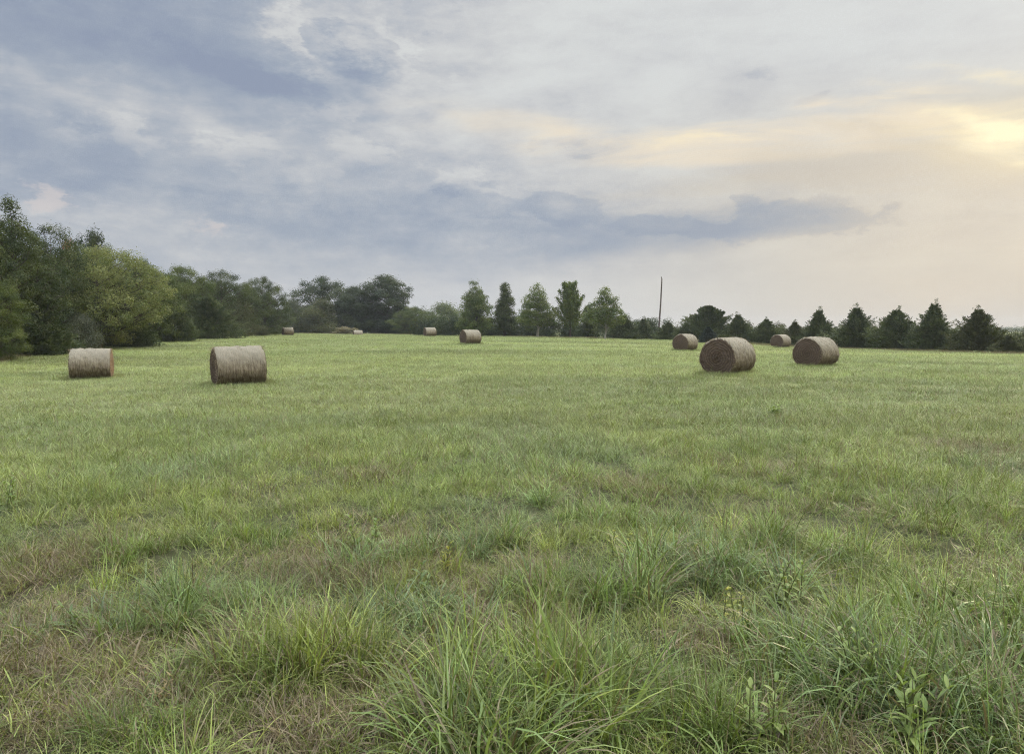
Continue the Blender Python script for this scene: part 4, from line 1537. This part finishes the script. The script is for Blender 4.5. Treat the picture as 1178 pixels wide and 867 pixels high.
def uv(px, py):
    d = ray(px, py)
    return math.degrees(math.atan2(d[0], d[1])), math.degrees(math.atan2(d[2], math.hypot(d[0], d[1])))


def build_world():
    w = bpy.data.worlds.new('World')
    scene.world = w
    w.use_nodes = True
    w.node_tree.nodes.clear()
    t = NT(w.node_tree)
    out = t.node('ShaderNodeOutputWorld')
    bg = t.node('ShaderNodeBackground')
    STR = 0.1
    bg.inputs[1].default_value = STR
    t.l.new(bg.outputs[0], out.inputs[0])
    d = t.node('ShaderNodeTexCoord').outputs['Generated']
    sp = t.node('ShaderNodeSeparateXYZ')
    t.l.new(d, sp.inputs[0])
    u = t.math('MULTIPLY', t.math('ARCTAN2', sp.outputs[0], sp.outputs[1]), 180 / math.pi)
    v = t.math('MULTIPLY', t.math('ARCSINE', sp.outputs[2]), 180 / math.pi)
    cu = t.node('ShaderNodeCombineXYZ')
    t.l.new(u, cu.inputs[0])
    t.l.new(v, cu.inputs[1])
    uvv = cu.outputs[0]
    flat = t.mapping(d, scale=(1, 1, 2.6))
    # warps
    n1 = t.noise(flat, 3.2, 3, 0.55, out=1)
    n2 = t.noise(flat, 14.0, 8, 0.66, out=1)
    w1 = t.vmath('MULTIPLY', t.vmath('SUBTRACT', n1, (0.5, 0.5, 0.5)), (16, 4.5, 0))
    w2 = t.vmath('MULTIPLY', t.vmath('SUBTRACT', n2, (0.5, 0.5, 0.5)), (5.0, 2.6, 0))
    soft = t.vmath('ADD', uvv, w1)
    crisp = t.vmath('ADD', t.vmath('ADD', uvv, t.vmath('SCALE', w1, 0.25)), w2)
    nf = t.noise(flat, 7.0, 7, 0.6, 0.4)          # medium fbm
    streakv = t.mapping(d, rot=(0, 0, R(20)), scale=(1, 1, 7))
    ns = t.noise(streakv, 4.0, 6, 0.58, 0.8)      # streaky fbm
    nb = t.noise(flat, 2.0, 4, 0.5)               # broad fbm
    nfine = t.noise(flat, 13.0, 9, 0.62)

    # billows: rounded heaps of several sizes
    vw = t.vmath('ADD', t.mapping(d, scale=(1, 1, 1.7)), t.vmath('SCALE', t.vmath('SUBTRACT', n2, (0.5, 0.5, 0.5)), 0.10))
    vo = t.node('ShaderNodeTexVoronoi', feature='SMOOTH_F1')
    vo.normalize = True
    t.l.new(vw, vo.inputs['Vector'])
    vo.inputs['Scale'].default_value = 15.0
    vo.inputs['Detail'].default_value = 4.0
    vo.inputs['Roughness'].default_value = 0.62
    vo.inputs['Lacunarity'].default_value = 2.1
    vo.inputs['Smoothness'].default_value = 0.35
    bil = t.maprange(vo.outputs['Distance'], 0.08, 0.42, 0.68, 0.32, 'LINEAR')
    bil = t.math('ADD', t.math('MULTIPLY', bil, 0.7), t.math('MULTIPLY', nfine, 0.3))

    def blob(vec, px, py, hx, hy, rot=0):
        """soft ellipse centred on a direction; hx,hy half sizes in degrees"""
        cu_, cv_ = uv(px, py)
        m = t.mapping(vec, (cu_, cv_, 0), (0, 0, R(rot)), (hx, hy, 1), 'TEXTURE')
        g = t.node('ShaderNodeTexGradient', gradient_type='SPHERICAL')
        t.l.new(m, g.inputs[0])
        return g.outputs['Fac']

    def lin(c):
        return (*[q for q in srgb(*c)], 1)

    def dev(nz, k):
        """noise as a signed deviation of about +-k"""
        return t.math('MULTIPLY', t.math('SUBTRACT', nz, 0.5), 4.0 * k)

    def field(blobs):
        b = None
        for (vec, px, py, hx, hy, rot, wt) in blobs:
            q = t.math('MULTIPLY', blob(vec, px, py, hx, hy, rot), wt)
            b = q if b is None else t.math('ADD', b, q)
        return b

    def cloud(blobs, nz, k, lo_, hi_):
        b = field(blobs)
        f = t.maprange(t.math('ADD', b, dev(nz, k)), lo_, hi_)
        return t.math('MULTIPLY', f, t.maprange(b, 0.0, 0.35))

    def add(*f):
        r = f[0]
        for q in f[1:]:
            r = t.math('ADD', r, q)
        return r

    def mul(a_, b_):
        return t.math('MULTIPLY', a_, b_)

    # how light the cloud is, 0 slate .. 1 white: broad lie of the banks ...
    B = add(mul(t.maprange(u, -30, 12), 0.34), mul(t.maprange(v, 8, 20), mul(t.maprange(u, -6, 20), 0.12)), 0.49)
    B = add(B, field([
        (soft, 40, 0, 28, 6, -4, -0.26), (soft, 250, 80, 24, 4.0, -11, -0.20), (soft, -40, 150, 18, 5, 0, -0.10), (soft, 60, 205, 18, 3.0, 0, -0.04),
        (soft, 90, 105, 9, 2.2, 4, 0.10), (soft, 270, 150, 15, 3.6, 8, 0.12), (soft, 540, 80, 18, 6.0, -6, 0.10), (soft, 365, 28, 6, 2.4, -20, 0.20),
        (soft, 660, 10, 22, 4, 0, 0.02), (soft, 800, 90, 15, 3.2, -6, -0.10), (soft, 640, 130, 10, 2.2, -10, -0.08), (soft, 570, 180, 12, 2.6, 0, -0.06),
        (soft, 560, 268, 24, 4.2, 1, -0.30), (soft, 390, 255, 12, 2.6, -4, -0.10), (soft, 780, 274, 14, 1.8, 3, -0.30), (soft, 640, 304, 16, 1.6, 0, -0.14),
        (soft, 280, 300, 16, 2.6, -8, 0.16), (soft, 150, 250, 12, 2.0, 0, 0.06), (soft, 500, 150, 16, 3, -6, 0.06)]))
    # ... broken up by noise of several sizes, finest and puffiest on the left
    puffy = t.maprange(u, 22, -6, 0.45, 1.0)
    calm = t.maprange(v, 1.0, 9.0, 0.25, 1.0)
    B = add(B, mul(add(dev(nf, 0.13), mul(add(dev(nfine, 0.12), dev(bil, 0.20)), puffy), dev(ns, 0.09)), calm))
    # cumulus heads: torn grey heaps with paler rims
    rim = cloud([(crisp, 352, 42, 6.0, 3.0, -25, 1.3), (crisp, 470, 60, 6.5, 3.4, -6, 1.2)], bil, 1.3, 0.15, 1.05)
    head = cloud([(crisp, 425, 66, 5.0, 2.6, -12, 2.4), (crisp, 375, 44, 2.4, 1.9, 0, 1.5), (crisp, 300, 90, 10, 1.7, -12, 1.7), (crisp, 505, 42, 2.8, 1.3, -20, 1.3)],
                 bil, 1.3, 0.35, 1.15)
    puffs = [(crisp, 380, 130, 4.2, 2.4, 0, 1.5), (crisp, 430, 178, 5.5, 1.9, 10, 1.4), (crisp, 290, 170, 5.5, 2.4, 20, 1.4), (crisp, 530, 205, 4.6, 1.6, 0, 1.5), (crisp, 150, 160, 8, 2.4, 0, 1.3)]
    lightp = cloud(puffs, bil, 1.5, 0.25, 1.15)
    darkp = cloud([(a_, b_ - 12, c_ + 16, d_, e_, f_, g_) for a_, b_, c_, d_, e_, f_, g_ in puffs], bil, 1.5, 0.3, 1.2)
    tops = cloud([(crisp, 600, 242, 9, 1.6, 0, 1.6), (crisp, 740, 260, 8, 1.3, 0, 1.7), (crisp, 500, 222, 6, 1.3, 0, 1.2), (crisp, 655, 240, 3.2, 2.2, 0, 1.5),
                  (crisp, 905, 265, 10, 1.2, 1, 2.2), (crisp, 868, 247, 3.2, 1.7, 0, 1.7), (crisp, 930, 244, 4.0, 1.3, 0, 1.6), (crisp, 1021, 237, 1.4, 1.0, 0, 1.9), (crisp, 845, 234, 1.3, 1.0, 0, 1.6)],
                 bil, 1.5, 0.3, 1.1)
    scraps = cloud([(crisp, 655, 165, 2.0, 0.7, 0, 1.8), (crisp, 668, 180, 1.6, 0.5, 0, 1.8), (crisp, 620, 168, 1.1, 0.7, 0, 1.8), (crisp, 865, 85, 4.0, 1.1, 8, 1.4),
                    (crisp, 945, 112, 2.4, 0.7, 10, 1.2), (crisp, 575, 212, 2.0, 0.6, 0, 1.5)], bil, 1.2, 0.35, 1.2)
    B = add(B, mul(rim, 0.22), mul(head, -0.34), mul(lightp, 0.14), mul(darkp, -0.15), mul(tops, -0.20), mul(scraps, -0.17))
    rp = t.node('ShaderNodeValToRGB')
    t.l.new(B, rp.inputs[0])
    e = rp.color_ramp.elements
    e[0].position, e[0].color = 0.0, lin((143, 154, 176))
    e[1].position, e[1].color = 1.0, lin((218, 221, 220))
    for pos, c in ((0.28, (155, 166, 183)), (0.5, (176, 183, 193)), (0.72, (202, 203, 205))):
        q = e.new(pos)
        q.color = lin(c)
    rp.color_ramp.interpolation = 'B_SPLINE'
    col = rp.outputs[0]
    # light through the cloud warms towards the sun, mauve-cream along the right horizon
    wl = t.math('MULTIPLY', t.maprange(u, -6, 32), t.maprange(v, 19, 8))
    wl = mul(wl, t.maprange(B, 0.25, 0.75, 0.35, 1.0))
    col = t.mix(wl, col, t.mix(1.0, col, (0.975, 0.90, 0.79, 1), 'MULTIPLY'))
    # pale pink scraps low on the left
    pk = cloud([(crisp, 62, 226, 2.8, 1.5, -18, 1.4), (crisp, 245, 257, 3.0, 1.3, -15, 1.4)], bil, 1.3, 0.3, 1.1)
    col = t.mix(mul(pk, 0.75), col, lin((207, 201, 201)))
    # warm lit streaks
    st = cloud([(soft, 880, 163, 20, 1.7, 0, 1.0), (soft, 640, 152, 17, 1.4, -8, 0.35), (soft, 1100, 140, 12, 2.6, -10, 0.9)], ns, 0.9, -0.4, 1.6)
    col = t.mix(mul(st, 0.9), col, lin((240, 226, 202)))
    st = cloud([(crisp, 1120, 130, 8, 1.0, -20, 1.0), (crisp, 1060, 150, 8, 0.7, -12, 0.9), (crisp, 820, 160, 10, 0.8, 0, 0.9), (crisp, 1150, 90, 8, 0.8, -14, 0.6)], ns, 0.9, 0.1, 1.4)
    col = t.mix(mul(st, 0.6), col, lin((252, 238, 204)))
    # brownish veil over the right
    st = cloud([(soft, 1040, 195, 16, 2.2, -6, 1.0), (soft, 880, 208, 14, 1.5, 2, 0.9), (crisp, 1010, 147, 7, 0.8, -10, 0.9), (crisp, 1090, 178, 7, 0.9, -14, 1.0)], ns, 0.6, -0.1, 1.3)
    col = t.mix(mul(st, 0.6), col, lin((204, 195, 180)))
    # glow of the hidden sun
    g1 = blob(soft, 1200, 150, 12, 4.4, -8)
    g1 = mul(g1, g1)
    col = t.mix(mul(g1, 0.55), col, lin((250, 234, 184)))
    g2 = cloud([(soft, 1195, 150, 4.0, 1.7, -8, 1.2), (crisp, 1140, 142, 5, 0.7, -20, 0.9)], ns, 0.7, -0.1, 1.5)
    col = t.mix(mul(g2, 0.8), col, (1.08, 0.98, 0.68, 1))
    # unseen sky overhead and behind is boosted, as added light for the ground
    up = t.maprange(v, 24.5, 58, 1.0, ZEN)
    ring = t.math('MULTIPLY', t.maprange(t.math('ABSOLUTE', u), 50, 120), t.maprange(v, 12, 40))
    up = t.math('MAXIMUM', up, t.math('MULTIPLY_ADD', ring, 1.6, 1.0))
    cmbc = t.node('ShaderNodeCombineXYZ')
    for i in range(3):
        t.l.new(up, cmbc.inputs[i])
    col = t.mix(1.0, col, cmbc.outputs[0], 'MULTIPLY')
    sky = t.node('ShaderNodeTexSky', sky_type='NISHITA')
    sky.sun_disc = False
    sky.sun_elevation = R(SUN_EL)
    sky.sun_rotation = R(SUN_AZ)
    sky.air_density = 1.0
    sky.dust_density = 2.0
    # clouds hide most of the clear sky
    cl = t.vmath('SCALE', col, 1 / STR)
    cover = t.maprange(nb, 0.3, 0.7, 0.99, 0.97)
    fin = t.mix(cover, sky.outputs[0], cl)
    t.l.new(fin, bg.inputs[0])
    w.cycles.sampling_method = 'MANUAL'
    w.cycles.sample_map_resolution = 512


ZEN = 6.2


def build_light():
    L = bpy.data.lights.new('sun', 'SUN')
    L.energy = 1.5
    L.angle = R(12)
    L.color = (1.0, 0.80, 0.56)
    o = bpy.data.objects.new('sun', L)
    COL.objects.link(o)
    d = Vector((math.sin(R(SUN_AZ)) * math.cos(R(SUN_EL)), math.cos(R(SUN_AZ)) * math.cos(R(SUN_EL)), math.sin(R(SUN_EL))))
    o.rotation_euler = d.to_track_quat('Z', 'Y').to_euler()


def build_haze():
    x0, x1, y0, y1, z0, z1 = -900, 900, -900, 900, -3.4, 15
    V = [(x, y, z) for x in (x0, x1) for y in (y0, y1) for z in (z0, z1)]
    Fq = [(0, 1, 3, 2), (4, 6, 7, 5), (0, 4, 5, 1), (2, 3, 7, 6), (0, 2, 6, 4), (1, 5, 7, 3)]
    m = bpy.data.materials.new('haze')
    m.use_nodes = True
    m.node_tree.nodes.clear()
    t = NT(m.node_tree)
    out = t.node('ShaderNodeOutputMaterial')
    vp = t.node('ShaderNodeVolumePrincipled')
    vp.inputs['Color'].default_value = (0.80, 0.86, 0.94, 1)
    vp.inputs['Density'].default_value = HAZE
    vp.inputs['Anisotropy'].default_value = 0.3
    t.l.new(vp.outputs[0], out.inputs['Volume'])
    me = bpy.data.meshes.new('haze')
    me.from_pydata(V, [], Fq)
    me.materials.append(m)
    o = link('haze', me)
    o['kind'] = 'stuff'


HAZE = 0.0003


def build_camera():
    c = bpy.data.cameras.new('camera')
    c.sensor_fit = 'HORIZONTAL'
    c.sensor_width = 36
    c.lens = F / PW * 36
    c.clip_start = 0.05
    c.clip_end = 8000
    o = bpy.data.objects.new('camera', c)
    COL.objects.link(o)
    o.location = (0, 0, EYE)
    o.rotation_euler = (math.pi / 2 - TILT, 0, 0)
    scene.camera = o


build_camera()
build_world()
build_light()
build_ground()
bales = build_bales()
build_pole()
build_trees()
build_hedges()
build_grass(bales)
build_weeds()
build_haze()

vs = scene.view_settings
vs.view_transform = 'Standard'
vs.look = 'None'
vs.exposure = 0.0
vs.gamma = 1.0
vs.use_curve_mapping = False
cy = scene.cycles
cy.use_denoising = True
cy.denoising_prefilter = 'NONE'
cy.denoiser = 'OPENIMAGEDENOISE'
cy.denoising_input_passes = 'RGB_ALBEDO_NORMAL'
cy.pixel_filter_type = 'BLACKMAN_HARRIS'
cy.filter_width = 1.15
cy.use_adaptive_sampling = True
cy.adaptive_threshold = 0.04
cy.max_bounces = 4
cy.diffuse_bounces = 2
cy.glossy_bounces = 1
cy.transmission_bounces = 2
cy.volume_bounces = 0
cy.transparent_max_bounces = 8
cy.caustics_reflective = False
cy.caustics_refractive = False
